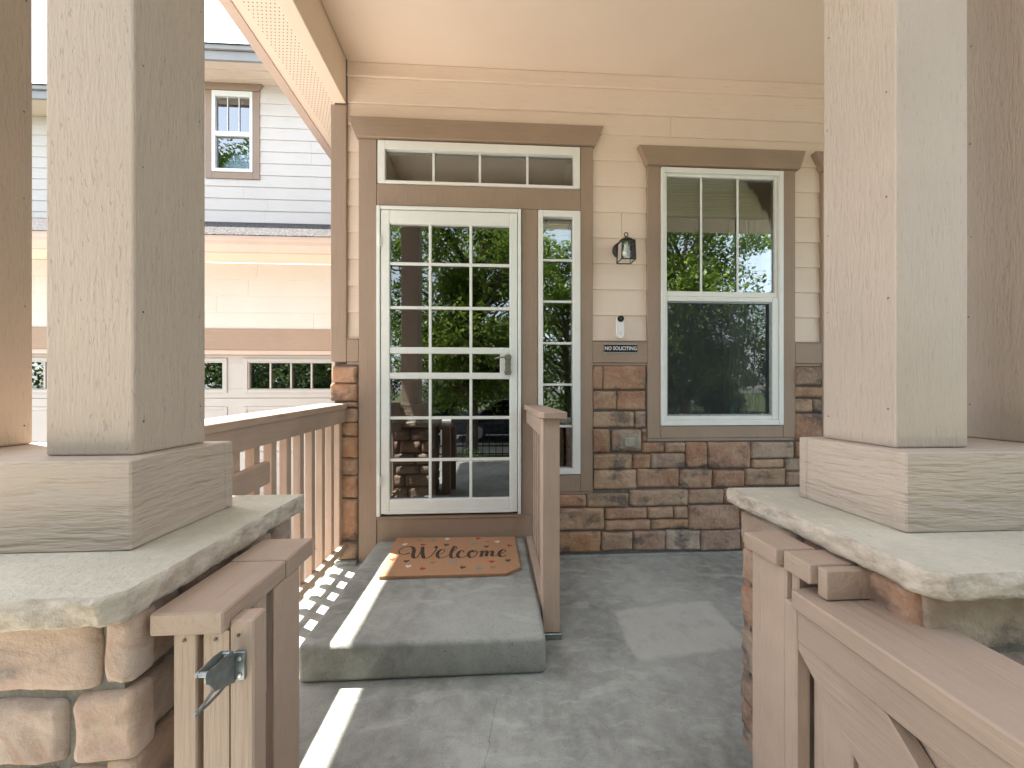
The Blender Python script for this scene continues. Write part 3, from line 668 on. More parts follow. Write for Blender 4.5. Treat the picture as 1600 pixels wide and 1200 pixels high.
def catmull(P, n_=8):
    out = []
    for i in range(len(P)-1):
        p0, p1, p2, p3 = P[max(i-1,0)], P[i], P[i+1], P[min(i+2, len(P)-1)]
        for q in range(n_):
            t = q/n_; out.append(tuple(.5*((2*p1[c]) + (-p0[c]+p2[c])*t + (2*p0[c]-5*p1[c]+4*p2[c]-p3[c])*t*t + (-p0[c]+3*p1[c]-3*p2[c]+p3[c])*t**3) for c in (0,1)))
    out.append(P[-1]); return out
bm = bmesh.new()
for si, st_ in enumerate(STROKES):
    P = catmull([(x, ym(y)) for x, y in st_]); prev = None
    for i in range(len(P)):
        a, b_ = P[max(i-1,0)], P[min(i+1, len(P)-1)]; dx, dy = b_[0]-a[0], b_[1]-a[1]; L = math.hypot(dx, dy) or 1; dx /= L; dy /= L
        w = .0030 + .0068*max(0, -dy)**1.5          # thick on the down strokes, thin on the up strokes
        if si == 0: w *= 1.15
        z = .1672 + si*.0001 + i*.000002
        cur = (bm.verts.new((P[i][0]-dy*w, P[i][1]+dx*w, z)), bm.verts.new((P[i][0]+dy*w, P[i][1]-dx*w, z)))
        if prev: bm.faces.new((prev[0], prev[1], cur[1], cur[0]))
        prev = cur
part('lettering', bm, DYE['k'], mat_o)
HEARTS = [((-0.549, 2.307), 'w'), ((-0.436, 2.294), 'r'), ((-0.295, 2.38), 'w'), ((-0.289, 2.283), 'b'), ((-0.096, 2.377), 'r'), ((0.029, 2.317), 'w'), ((0.103, 2.25), 'r'), ((-0.039, 2.243), 'b'), ((-0.571, 2.091), 'r'), ((-0.486, 2.063), 'b'), ((-0.462, 2.0), 'w'), ((-0.379, 1.965), 'r'), ((-0.335, 2.037), 'g'), ((-0.223, 2.036), 't'), ((-0.164, 1.968), 'b'), ((-0.118, 2.292), 't'), ((-0.074, 1.952), 't'), ((0.0, 1.961), 'g'), ((-0.006, 2.031), 'r'), ((0.086, 2.04), 'b'), ((-0.565, 1.97), 't'), ((-0.376, 2.367), 't'), ((-0.471, 2.373), 'g'), ((-0.033, 2.318), 'g')]
for (hx, hy), kc in HEARTS:
    bm = bmesh.new(); sz = .00105 if kc != 't' else .0013; rot = random.uniform(-.5, .5); vs = []
    for q in range(24):
        t = 2*PI*q/24; x = 16*math.sin(t)**3*sz; y = (13*math.cos(t)-5*math.cos(2*t)-2*math.cos(3*t)-math.cos(4*t))*sz*1.15
        vs.append(bm.verts.new((hx + x*math.cos(rot)-y*math.sin(rot), ym(hy) + x*math.sin(rot)+y*math.cos(rot), .1668)))
    bm.faces.new(vs); part('heart', bm, DYE[kc], mat_o)

# railing to the right of the step
mr_ = thing('short_railing', (.26, 1.98, 0), 'short taupe handrail with flat cap standing between the step and the stone wall', 'railing')
bm = bmesh.new(); prism(bm, [(.208, 1.60), (.226, 1.578), (.330, 1.574), (.325, 2.388), (.208, 2.388)], 'z', 1.004, 1.034, .003); part('rail_cap', bm, M['rail'], mr_)
part('post', Bx(.226, .304, 1.615, 1.693, .030, 1.003, bev=.003), M['railz'], mr_)
part('post_foot', Bx(.222, .312, 1.607, 1.70, .0, .029, bev=.003), M['galv'], mr_)
bm = bmesh.new(); box(bm, .224, .262, 1.694, 2.387, .915, 1.003, .002); part('top_rail', bm, M['rail'], mr_)
bm = bmesh.new(); box(bm, .224, .262, 1.694, 2.387, .12, .158, .002); part('bottom_rail', bm, M['rail'], mr_)
for q in range(6): part('baluster', Bx(.264, .300, 1.775+q*.105, 1.811+q*.105, .10, .98, bev=.002), M['railz'], mr_)

# left railing from the house corner to the column
lr = thing('porch_railing', (-.98, 1.75, 0), 'long taupe railing with square balusters from the stone house corner to the left column', 'railing')
bm = bmesh.new(); zc = lambda y: 1.046 - (2.40-y)*.026
prism(bm, [(1.05, zc(1.05)-.034), (2.398, zc(2.398)-.034), (2.398, zc(2.398)), (1.05, zc(1.05))], 'x', -1.104, -.948, .003); part('rail_cap', bm, M['rail'], lr)
bm = bmesh.new(); prism(bm, [(1.05, zc(1.05)-.125), (2.398, zc(2.398)-.122), (2.398, zc(2.398)-.0345), (1.05, zc(1.05)-.0345)], 'x', -.979, -.958, .002); part('top_rail', bm, M['rail'], lr)
part('bottom_rail', Bx(-.979, -.950, 1.05, 2.398, .098, .138, bev=.002), M['rail'], lr)
q = 0; yb = 2.274
while yb > 1.1:
    part('baluster', Bx(-1.018, -.980, yb-.037, yb, .048, .985, bev=.002), M['railz'], lr); yb -= .118
bm = bmesh.new(); prism(bm, [(1.05, .71), (1.545, .745), (1.545, .835), (1.05, .80)], 'x', -.9565, -.925, .003); part('bracket_rail', bm, M['rail'], lr)
part('end_baluster', Bx(-1.018, -.980, 2.350, 2.386, .048, .985, bev=.002), M['railz'], lr)

# ================================================================= COLUMNS
def rough_slab(x0, x1, y0, y1, z0, z1, ch, seed):
    """split-faced cap stone, chamfered at its front corners"""
    P = [(x0+ch, y0), (x1-ch, y0), (x1, y0+ch), (x1, y1), (x0, y1), (x0, y0+ch)]; D = []
    for i in range(len(P)):
        a, b_ = Vector(P[i]), Vector(P[(i+1)%len(P)]); L = (b_-a).length; n_ = max(2, int(L/.009)); nn = Vector((b_.y-a.y, a.x-b_.x)).normalized()
        for q in range(n_): D.append((a+(b_-a)*q/n_, nn))
    bm = bmesh.new(); rings = []; LV = 7
    for l in range(LV):
        t = l/(LV-1); ring = []
        for p, nn in D:
            s = noise.noise(Vector((p.x*14+seed, p.y*14, t*1.6)))*.008 + noise.noise(Vector((p.x*45+seed, p.y*45, t*5)))*.0055 + noise.noise(Vector((p.x*110+seed, p.y*110, t*9)))*.0025
            ins = .003 if t in (0, 1) else 0; bul = .0015*math.sin(PI*t)
            q = p + nn*(s*(.35 if t == 1 else 1) + bul - ins)
            zz = z0+(z1-z0)*t + (noise.noise(Vector((p.x*20, p.y*20+seed, 5)))*.004 if l == 0 else 0)
            ring.append(bm.verts.new((q.x, q.y, zz)))
        rings.append(ring)
    N = len(D)
    for l in range(LV-1):
        for i in range(N):
            f = bm.faces.new((rings[l][i], rings[l][(i+1)%N], rings[l+1][(i+1)%N], rings[l+1][i])); f.smooth = True
    bm.faces.new(rings[0]); bm.faces.new(rings[-1]); return bm
def column(sgn, xi_cap, xi_trim, xi_post, post_w, xi_pier, label, seed, cap_y0):
    """sgn -1: stands to the left; xi_* are the x of the faces on the walkway side"""
    r = thing('porch_column', (xi_pier+sgn*.45, .9, 0), label, 'column', 'twin-post columns on stone piers')
    def X(a, b_): return (min(a,b_), max(a,b_))
    w = .26
    xo2 = xi_post + sgn*(post_w+.257); xo = xo2 + sgn*post_w; xt = xo + sgn*.05; xc = xt + sgn*.13; xp = xc - sgn*.03
    # pier
    x0, x1 = X(xi_pier - (-sgn)*.022, xp); 
    part('mortar_core', Bx(x0-.008, x1+.008, .645, 1.118, -.6, .757), M['mortar_near'], r)
    bm, lay = stone_bm(); rng = random.Random(seed)
    zt = .752
    if sgn < 0:      # the two rows under the left cap, stone by stone
        zt = .50
        for a, b_, c, d, tn in ((-1.03,-.662,.628,.752,(.50,.36,.28)),(-.652,-.600,.640,.752,(.52,.40,.33)),(-1.25,-1.04,.628,.752,(.44,.33,.26)),(-.90,-.712,.508,.612,(.48,.40,.33)),(-.700,-.600,.508,.622,(.50,.30,.20)),(-1.2,-.912,.508,.612,(.45,.30,.22)),(-1.5,-1.26,.628,.752,(.45,.36,.3)),(-1.5,-1.21,.508,.612,(.42,.32,.26))):
            stone(bm, lay, Vector((0, .655, 0)), Vector((1,0,0)), Vector((0,-1,0)), a, b_, c, d, .026, rng=rng, step=.008, rnd=.014, tone=tn)
    ashlar(bm, lay, Vector((0, .655, 0)), Vector((1,0,0)), Vector((0,-1,0)), x0-.02, x1+.02, -.1, zt, .026, rng, gap=.013, wmin=.14, wmax=.3, hmin=.1, hmax=.15, rows=([.14] if sgn < 0 else [.125,.115,.14]), step=.010, rnd=.013)
    fx = x1 if sgn < 0 else x0
    ashlar(bm, lay, Vector((fx, 0, 0)), Vector((0,1,0)), Vector((-sgn,0,0)), .632, 1.13, -.1, .752, .026, rng, gap=.013, wmin=.1, wmax=.2, rows=[.125,.115,.14], step=.010, rnd=.013)
    ashlar(bm, lay, Vector((0, 1.11, 0)), Vector((1,0,0)), Vector((0,1,0)), x0-.02, x1+.02, 0, .752, .026, rng, gap=.016)
    fo = x0 if sgn < 0 else x1
    ashlar(bm, lay, Vector((fo, 0, 0)), Vector((0,1,0)), Vector((sgn,0,0)), .632, 1.13, -.1, .752, .026, rng, gap=.016)
    part('stone_facing', bm, M['stone_near' if sgn < 0 else 'stone'], r)  # shade put into the colour: right pier takes the darker, unlifted stone
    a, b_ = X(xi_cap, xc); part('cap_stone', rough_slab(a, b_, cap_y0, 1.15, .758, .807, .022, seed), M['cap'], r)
    # boxed base: end boards butt between the corner strips
    a, b_ = X(xi_trim, xt); bm = bmesh.new()
    box(bm, a+.004, b_-.004, .7595, 1.0415, .808, .989, .002)
    for yy0, yy1 in ((.7585, .785), (1.017, 1.0425)):
        for s0, s1 in ((a, a+.02), (b_-.02, b_)): box(bm, s0, s1, yy0, yy1, .8085, .9885, .003)
    part('base_box', bm, M['base'], r)
    for xx, mm in ((xi_post, 'post_pit' if sgn < 0 else 'post'), (xo2, 'post')):
        p0, p1 = X(xx, xx+sgn*post_w); bm = bmesh.new(); box(bm, p0, p1, .818, 1.013, .9895, 3.0, .005, 2); rn = random.Random(seed+int(xx*100))
        fxx = max(p0, p1) if sgn < 0 else min(p0, p1)
        for q in range(14):          # set nail heads down both board edges of the side face
            zz = 1.06 + (q//2)*.27 + rn.uniform(-.03,.03); yy = (.838 if q % 2 else .995) + rn.uniform(-.004,.004); rr_ = rn.uniform(.0016,.0026)
            f = bm.faces.new([bm.verts.new((fxx-sgn*.0006, yy+rr_*math.cos(a*PI/4), zz+rr_*math.sin(a*PI/4))) for a in range(8)]); f.material_index = 1
        part('post', bm, [M[mm], M['nailhole']], r)
    return r
column(-1, -.588, -.725, -.776, .179, -.612, 'left column: twin taupe posts and box base on pale cap stone, beside the latch post', 21, .590)
column(1, .778, .930, .978, .187, .805, 'right column: twin taupe posts and box base on pale cap stone, behind the open gate', 35, .585)

# short rail stub with latch beside the left column
ls = thing('latch_rail', (-.52, .8, 0), 'short taupe rail section with a steel gate latch hugging the left stone pier', 'railing')
part('cap_board', Bx(-.583, -.462, .640, .828, .711, .750, bev=.003), M['rail'], ls)
part('cap_board', Bx(-.583, -.460, .8305, .945, .709, .752, bev=.003), M['rail'], ls)
part('picket', Bx(-.556, -.517, .655, .695, .0, .7095, bev=.002), M['railz'], ls)
bm = bmesh.new(); box(bm, -.505, -.4625, .655, .692, .0, .7085, .0); box(bm, -.462, -.421, .655, .692, .0, .726, .003); pk = part('latch_picket', bm, M['railz'], ls)
part('scab_block', Bx(-.50, -.4705, .735, .775, .50, .7085, bev=.003), M['railz'], ls)
part('post', Bx(-.550, -.463, .789, .888, .0, .7085, bev=.003), M['railz'], ls)
bm = bmesh.new()
for x, z in ((-.537, .694), (-.485, .694), (-.446, .70)):
    lathe(bm, (x, .6535, z), [(.0001,0),(.003,0),(.0028,.002),(.001,.002)], 10, 'y')
part('screw', bm, M['ifloor'], ls)
# steel gravity latch
lt = part('gate_latch', Bx(-.452, -.433, .6505, .6545, .623, .673, bev=.0012), M['galv'], ls)
def yz(pts, x0, x1, bev=.0005):
    bm = bmesh.new(); prism(bm, pts, 'x', x0, x1, bev); return bm
bm = yz([(.6503,.668),(.645,.680),(.624,.681),(.592,.685),(.586,.679),(.587,.669),(.597,.660),(.605,.642),(.619,.636),(.6503,.620)], -.4515, -.449)
part('latch_bracket', bm, M['galv'], lt)
bm = yz([(.646,.679),(.636,.6865),(.619,.690),(.587,.689),(.583,.681),(.592,.675),(.646,.668)], -.4625, -.460)
tube(bm, [(-.465,.589,.683),(-.448,.589,.683)], .0042, 12); tube(bm, [(-.465,.638,.680),(-.448,.638,.680)], .0042, 12)
part('latch_arm', bm, M['galv'], lt)
bm = bmesh.new(); tube(bm, [(-.456,.642,.650),(-.457,.619,.641),(-.458,.600,.634),(-.459,.583,.628)], .0026, r1=.0023)
tube(bm, [(-.456,.648,.628),(-.457,.625,.624),(-.458,.603,.624),(-.459,.583,.627)], .0026, r1=.0023); lathe(bm, (-.459,.578,.6275), [(.001,0),(.0036,.002),(.0036,.008),(.001,.010)], 10, 'y')
part('latch_lever', bm, M['galv'], lt)
bm = bmesh.new()
for z in (.633, .662): lathe(bm, (-.4415, .6478, z), [(.0012,0),(.0036,.0005),(.0038,.0025)], 12, 'y')
part('latch_screw', bm, M['silver'], lt)

# hinge post with stacked cap boards by the right column
hp = thing('hinge_post', (.75, .85, 0), 'taupe post with three stacked cap boards tucked under the right cap stone', 'post')
bm = bmesh.new(); box(bm, .674, .775, .820, .929, .711, .751, .004, 2); part('cap_board', bm, M['rail'], hp)
bm = bmesh.new(); box(bm, .690, .800, .746, .8175, .705, .750, .004, 2); part('cap_board', bm, M['rail'], hp)
bm = bmesh.new(); box(bm, .706, .850, .722, .7445, .684, .747, .003, 2); part('cap_board', bm, M['rail'], hp)
part('post', Bx(.692, .782, .812, .924, .0, .7095, bev=.004), M['railz'], hp)
part('scab_block', Bx(.705, .79, .79, .811, .52, .7045, bev=.002), M['railz'], hp)
# open gate
gt = thing('porch_gate', (.74, .75, 0), 'open taupe wooden gate with wide cap and diagonal brace beside the right column', 'gate')
bm = bmesh.new(); prism(bm, [(.671, -.12), (.870, -.12), (.868, .741), (.803, .797), (.672, .776)], 'z', .640, .681, .004); part('gate_cap', bm, M['rail'], gt)
part('top_rail', Bx(.686, .722, -.10, .774, .565, .6395, bev=.003), M['rail'], gt)
part('bottom_rail', Bx(.686, .722, -.10, .774, .06, .145, bev=.003), M['rail'], gt)
part('gate_stile', Bx(.687, .721, .776, .811, .05, .6395, bev=.003), M['railz'], gt)
bm = bmesh.new(); prism(bm, [(.775, .545), (.775, .5645), (.595, .5645), (.155, .1455), (.335, .1455)], 'x', .688, .720, .003); part('diagonal_brace', bm, M['rail'], gt)
for q in range(9): part('picket', Bx(.7235, .742, .772-.088-q*.098, .772-q*.098, .04, .639, bev=.002), M['railz'], gt)

# ================================================================= WALL FITTINGS
lp = thing('wall_lantern', (.875, 2.41, 2.08), 'small black lantern with clear glass and bulb on the cream siding', 'lamp')
bm = bmesh.new(); lathe(bm, (.868, 2.372, 2.085), [(.012,0),(.040,.004),(.052,.016),(.054,.036)], 24, 'y'); part('back_plate', bm, M['black'], lp)
bm = bmesh.new(); tube(bm, [(.868, 2.375, 2.11), (.868, 2.35, 2.125), (.868, 2.318, 2.122), (.868, 2.30, 2.112)], .006)
part('arm', bm, M['black'], lp)
bm = bmesh.new(); cx_, cy_ = .868, 2.293; hw = .046
for sx in (-1,1):
    for sy in (-1,1): tube(bm, [(cx_+sx*hw*.92, cy_+sy*hw*.92, 2.094), (cx_+sx*hw, cy_+sy*hw, 1.972)], .0035, 6)
for z, q in ((2.094, .92), (1.972, 1.0)):
    c4 = [(cx_-hw*q, cy_-hw*q, z), (cx_+hw*q, cy_-hw*q, z), (cx_+hw*q, cy_+hw*q, z), (cx_-hw*q, cy_+hw*q, z)]
    for i in range(4): tube(bm, [c4[i], c4[(i+1)%4]], .0036, 6)
part('cage', bm, M['black'], lp)
bm = bmesh.new(); lathe(bm, (cx_, cy_, 2.096), [(.047,0),(.047,.006),(.038,.016),(.022,.026),(.007,.030),(.005,.037)], 24)
for q in range(16):
    a = 2*PI*q/16; a2 = 2*PI*(q+1)/16; tube(bm, [(cx_+.013*math.cos(a), cy_, 2.146+.013*math.sin(a)), (cx_+.013*math.cos(a2), cy_, 2.146+.013*math.sin(a2))], .0028, 6)
part('lid', bm, M['black'], lp)
bm = bmesh.new()
for (a, b_, c, d) in ((-1,-1,1,-1),(1,-1,1,1),(1,1,-1,1),(-1,1,-1,-1)):
    bm.faces.new([bm.verts.new(p) for p in ((cx_+a*hw*.97, cy_+b_*hw*.97, 1.975), (cx_+c*hw*.97, cy_+d*hw*.97, 1.975), (cx_+c*hw*.90, cy_+d*hw*.90, 2.092), (cx_+a*hw*.90, cy_+b_*hw*.90, 2.092))])
part('lantern_glass', bm, M['glass_lamp'], lp)
bm = bmesh.new(); lathe(bm, (cx_, cy_, 2.0), [(.004,0),(.018,.008),(.024,.022),(.024,.032),(.016,.05),(.013,.07),(.013,.094)], 18); part('bulb', bm, M['bulb'], lp, smooth=True)
db = thing('doorbell', (.864, 2.40, 1.56), 'slim white video doorbell with round black camera eye above the sign', 'doorbell')
bm = bmesh.new(); pts = []
for q in range(25): a = PI*q/24; pts.append((.864+.0245*math.cos(a), 1.615+.0245*math.sin(a)))
for q in range(25): a = PI+PI*q/24; pts.append((.864+.0245*math.cos(a), 1.509+.0245*math.sin(a)))
prism(bm, pts, 'y', 2.382, 2.411, .003); part('body', bm, M['doorbell'], db)
bm = bmesh.new(); lathe(bm, (.864, 2.3765, 1.615), [(.012,0),(.022,.0012),(.0225,.005)], 28, 'y'); cl = part('camera_eye', bm, M['blackp'], db)
bm = bmesh.new(); lathe(bm, (.864, 2.3745, 1.615), [(.004,0),(.0085,.0006),(.009,.0018)], 20, 'y'); part('lens', bm, plain('lens_glass', (.05,.05,.06), .1), cl)
bm = bmesh.new(); lathe(bm, (.864, 2.3806, 1.515), [(.005,0),(.0105,.0004),(.0115,.0012)], 20, 'y'); part('button', bm, plain('doorbell_button', (.7,.7,.68), .35), db)
sg = thing('door_sign', (.866, 2.39, 1.414), 'narrow black NO SOLICITING sign with silver edges on the taupe trim board', 'sign')
part('plate', Bx(.753, .979, 2.3875, 2.3905, 1.382, 1.448, bev=.001), M['silver'], sg)
part('black_panel', Bx(.7525, .9795, 2.3855, 2.387, 1.389, 1.440), M['signblack'], sg)
cu = bpy.data.curves.new('txt', 'FONT'); cu.body = 'NO SOLICITING'; cu.size = .036; cu.align_x = 'CENTER'; cu.align_y = 'CENTER'; cu.extrude = .0004; cu.offset = .0006
to = bpy.data.objects.new('txt', cu); C.collection.objects.link(to); bpy.context.view_layer.update()
me = bpy.data.meshes.new_from_object(to.evaluated_get(bpy.context.evaluated_depsgraph_get())); bpy.data.objects.remove(to)
xs = [v.co.x for v in me.vertices]; sc = .219/(max(xs)-min(xs)); mid = (max(xs)+min(xs))/2; ys_ = [v.co.y for v in me.vertices]; my = (max(ys_)+min(ys_))/2
for v in me.vertices: x, y, z = v.co; v.co = ((x-mid)*sc, -.0055 - z, (y-my)*sc*1.12+.0015)
me.materials.append(M['signtext']); lo = bpy.data.objects.new('lettering', me); C.collection.objects.link(lo); lo.parent = sg
ob = thing('outlet_box', (.91, 2.39, .79), 'painted-over outdoor outlet box on a square stone block below the sign', 'outlet')
bm, lay = stone_bm(); stone(bm, lay, Vector((0,2.400,0)), Vector((1,0,0)), Vector((0,-1,0)), .812, 1.008, .718, .862, .034, rng=random.Random(4), tone=(.42,.33,.25), rnd=.012); part('mounting_block', bm, M['stone'], ob)
m_ob = plain('stained_plate', (.26,.24,.19), .7, nscale=20, namt=.3)
bm = bmesh.new(); box(bm, .855, .985, 2.352, 2.375, .738, .835, .008, 2); part('cover', bm, m_ob, ob)
bm = bmesh.new(); box(bm, .880, .945, 2.338, 2.3515, .755, .815, .006, 2); part('flap', bm, plain('flap_plate', (.33,.31,.25), .6, nscale=30, namt=.2), ob)

# ================================================================= NEIGHBOURING WING (garage), y = 4.0
gw = thing('garage_wing', (-4.5, 4.0, -.6), 'cream two-storey wing with white panelled garage door and small upper window, beyond the railing', 'building')
GX0, GX1 = -9.5, -1.05
bm = bmesh.new(); siding(bm, GX0, GX1, 1.79, 2.495, 4.0, zref=1.79); box(bm, GX0, GX1, 4.003, 4.15, 1.79, 2.495); box(bm, GX0, -7.3, 3.99, 4.15, -.6, 1.79); box(bm, -1.35, GX1, 3.99, 4.15, -.6, 1.56); part('lower_wall', bm, M['pale'], gw)
part('door_header_board', Bx(GX0, GX1, 3.975, 4.02, 1.563, 1.788, bev=.002), M['trim_x'], gw)
bm = bmesh.new(); box(bm, -7.25, -1.35, 3.985, 4.05, 1.515, 1.562, .003); box(bm, -1.40, -1.35, 3.985, 4.05, -.6, 1.514, .003); box(bm, -7.3, -7.25, 3.985, 4.05, -.6, 1.514, .003); part('door_stop', bm, M['gutter'], gw)
# garage door: four sections, panel mouldings, windows in the top section
bm = bmesh.new(); sec = [(-.6, -.075), (-.071, .46), (.464, 1.045), (1.049, 1.513)]
wins = [(-2.645 - i*1.155, -1.771 - i*1.155) for i in range(-0, 4)]
for z0, z1 in sec[:3]: box(bm, -7.25, -1.40, 4.045, 4.085, z0, z1, .004)
z0, z1 = sec[3]
box(bm, -7.25, -1.40, 4.045, 4.085, z0, 1.150, .003); box(bm, -7.25, -1.40, 4.045, 4.085, 1.430, z1, .003)
edges = sorted([-7.25, -1.40] + [v for w_ in wins for v in w_])
edges = [-7.25] + [v for w_ in sorted(wins) for v in w_] + [-1.40]
for i in range(0, len(edges), 2): box(bm, edges[i], edges[i+1], 4.0455, 4.085, 1.1505, 1.4295)
for a, b_ in wins:
    frame(bm, a-.055, b_+.055, 1.105, 1.478, a-.012, b_+.012, 1.140, 1.442, 4.032, 4.045, .002)
    for z0, z1 in sec[:3]:
        frame(bm, a-.055, b_+.055, z0+.09, z1-.09, a-.02, b_+.02, z0+.125, z1-.125, 4.036, 4.045, .003)
gd = part('garage_door', bm, M['gdoor'], gw)
for a, b_ in wins:
    w = part('window', Bx(a+.001, b_-.001, 4.066, 4.070, 1.151, 1.429), M['glass_far'], gd)
bm = bmesh.new()
for a, b_ in wins:
    for q in (1,2,3): x = a+(b_-a)*q/4; box(bm, x-.009, x+.009, 4.050, 4.062, 1.151, 1.429, .002)
part('muntin', bm, M['gdoor'], gd)
part('garage_inside', Bx(-7.2, -1.45, 4.6, 4.65, -.6, 1.7), M['ifloor'], gw)
part('soffit', Bx(GX0, GX1, 3.66, 3.99, 2.496, 2.506), M['ceil'], gw)
bm = bmesh.new(); prism(bm, [(3.655, 2.476), (3.62, 2.476), (3.60, 2.50), (3.575, 2.53), (3.575, 2.565), (3.56, 2.575), (3.56, 2.612), (3.655, 2.612)], 'x', GX0, GX1); part('gutter', bm, M['gutter'], gw)
bm = bmesh.new(); prism(bm, [(3.55, 2.615), (5.48, 3.60), (5.48, 3.55), (3.66, 2.57)], 'x', GX0, GX1); part('lower_roof', bm, M['shingle'], gw)
UZ = 5.64
wop = [(-4.205, -3.438, 4.243, 5.65)]
bm = bmesh.new(); siding(bm, -4.9, -1.0, 3.59, UZ, 5.5, wop, zref=4.138-.1765*4); box(bm, -4.9, -4.11, 5.505, 5.7, 3.3, UZ); box(bm, -3.53, -1, 5.505, 5.7, 3.3, UZ); box(bm, -4.11, -3.53, 5.505, 5.7, 3.3, 4.33); box(bm, -4.11, -3.53, 5.505, 5.7, 5.50, UZ)
siding(bm, -9.5, -4.9, 3.6, 5.56, 6.2, zref=4.2); box(bm, -9.5, -4.9, 6.205, 6.4, 3.3, 5.56); box(bm, -4.9, -4.89, 5.5, 6.3, 3.5, UZ)
part('upper_wall', bm, M['pale'], gw)
bm = bmesh.new(); prism(bm, [(3.60, 5.47), (3.60, 5.49), (3.62, 5.495), (3.65, 5.495), (3.65, 5.47)][::-1], 'x', -1.2, -1.19)
bm.free()
bm = bmesh.new(); box(bm, -4.207, -4.112, 5.478, 5.52, 4.243, 5.53, .002); box(bm, -3.532, -3.436, 5.478, 5.52, 4.243, 5.53, .002); box(bm, -4.111, -3.533, 5.4785, 5.52, 4.243, 4.338, .002)
prism(bm, [(-4.2, 5.532), (-3.44, 5.532), (-3.385, 5.632), (-4.26, 5.632)], 'y', 5.46, 5.52, .002); part('window_casing', bm, M['trim_x'], gw)
bm = bmesh.new(); frame(bm, -4.110, -3.534, 4.340, 5.528, -4.06, -3.575, 4.39, 5.445, 5.47, 5.53, .003); box(bm, -4.06, -3.575, 5.475, 5.53, 4.865, 4.935, .002)
uw = part('window', bm, M['white'], gw)
part('glass_pane', Bx(-4.06, -3.575, 5.505, 5.51, 4.39, 5.445), M['glass_far'], uw)
bm = bmesh.new(); box(bm, -3.905, -3.893, 5.492, 5.50, 4.936, 5.445); box(bm, -3.742, -3.730, 5.492, 5.50, 4.936, 5.445); part('muntin', bm, M['white'], uw)
bm = bmesh.new(); box(bm, -4.04, -3.59, 5.56, 5.57, 5.05, 5.44); part('blind', bm, M['blind'], uw)
bm = bmesh.new(); box(bm, -4.9, -1, 5.12, 5.49, UZ, UZ+.01); box(bm, -9.5, -4.9, 5.84, 6.19, 5.56, 5.57)
box(bm, -4.9, -1, 5.38, 5.40, UZ-.012, UZ-.001); box(bm, -4.9, -1, 5.24, 5.26, UZ-.012, UZ-.001); part('upper_soffit', bm, M['cream'], gw)
bm = bmesh.new(); box(bm, -4.95, -1, 5.08, 5.115, UZ-.01, UZ+.11, .003); box(bm, -4.95, -1, 5.05, 5.08, UZ+.112, UZ+.17, .003); box(bm, -9.5, -4.96, 5.80, 5.835, 5.55, 5.67, .003); box(bm, -9.5, -4.96, 5.77, 5.80, 5.672, 5.73, .003); part('upper_fascia', bm, M['fascia'], gw)
bm = bmesh.new(); prism(bm, [(5.03, UZ+.172), (8.5, UZ+1.4), (8.5, UZ+1.3), (5.1, UZ+.15)], 'x', -4.97, 4.0); prism(bm, [(5.75, 5.735), (8.8, 6.8), (8.8, 6.7), (5.8, 5.71)], 'x', -9.5, -4.975); part('upper_roof', bm, M['shingle'], gw)

# ================================================================= STREET SIDE (seen in the glass)
fn = thing('iron_railing', (-.1, -.93, 0), 'low black iron railing with ring ornaments along the street edge of the landing', 'railing')
bm = bmesh.new()
for z in (.70, .60, .12): box(bm, -1.05, 1.25, -.942, -.922, z-.008, z+.008)
part('rail', bm, M['black'], fn)
x = -1.0
while x < 1.25:
    part('bar', Bx(x-.006, x+.006, -.938, -.926, 0, .592), M['black'], fn); x += .105
for x in (-.45, .12, .69):
    bm = bmesh.new()
    for q in range(16):
        a, a2 = 2*PI*q/16, 2*PI*(q+1)/16; tube(bm, [(x+.038*math.cos(a), -.932, .65+.038*math.sin(a)), (x+.038*math.cos(a2), -.932, .65+.038*math.sin(a2))], .005, 6)
    part('ring_ornament', bm, M['black'], fn)
for x in (-1.05, .40, 1.25): part('post', Bx(x-.015, x+.015, -.947, -.917, 0, .74), M['black'], fn)

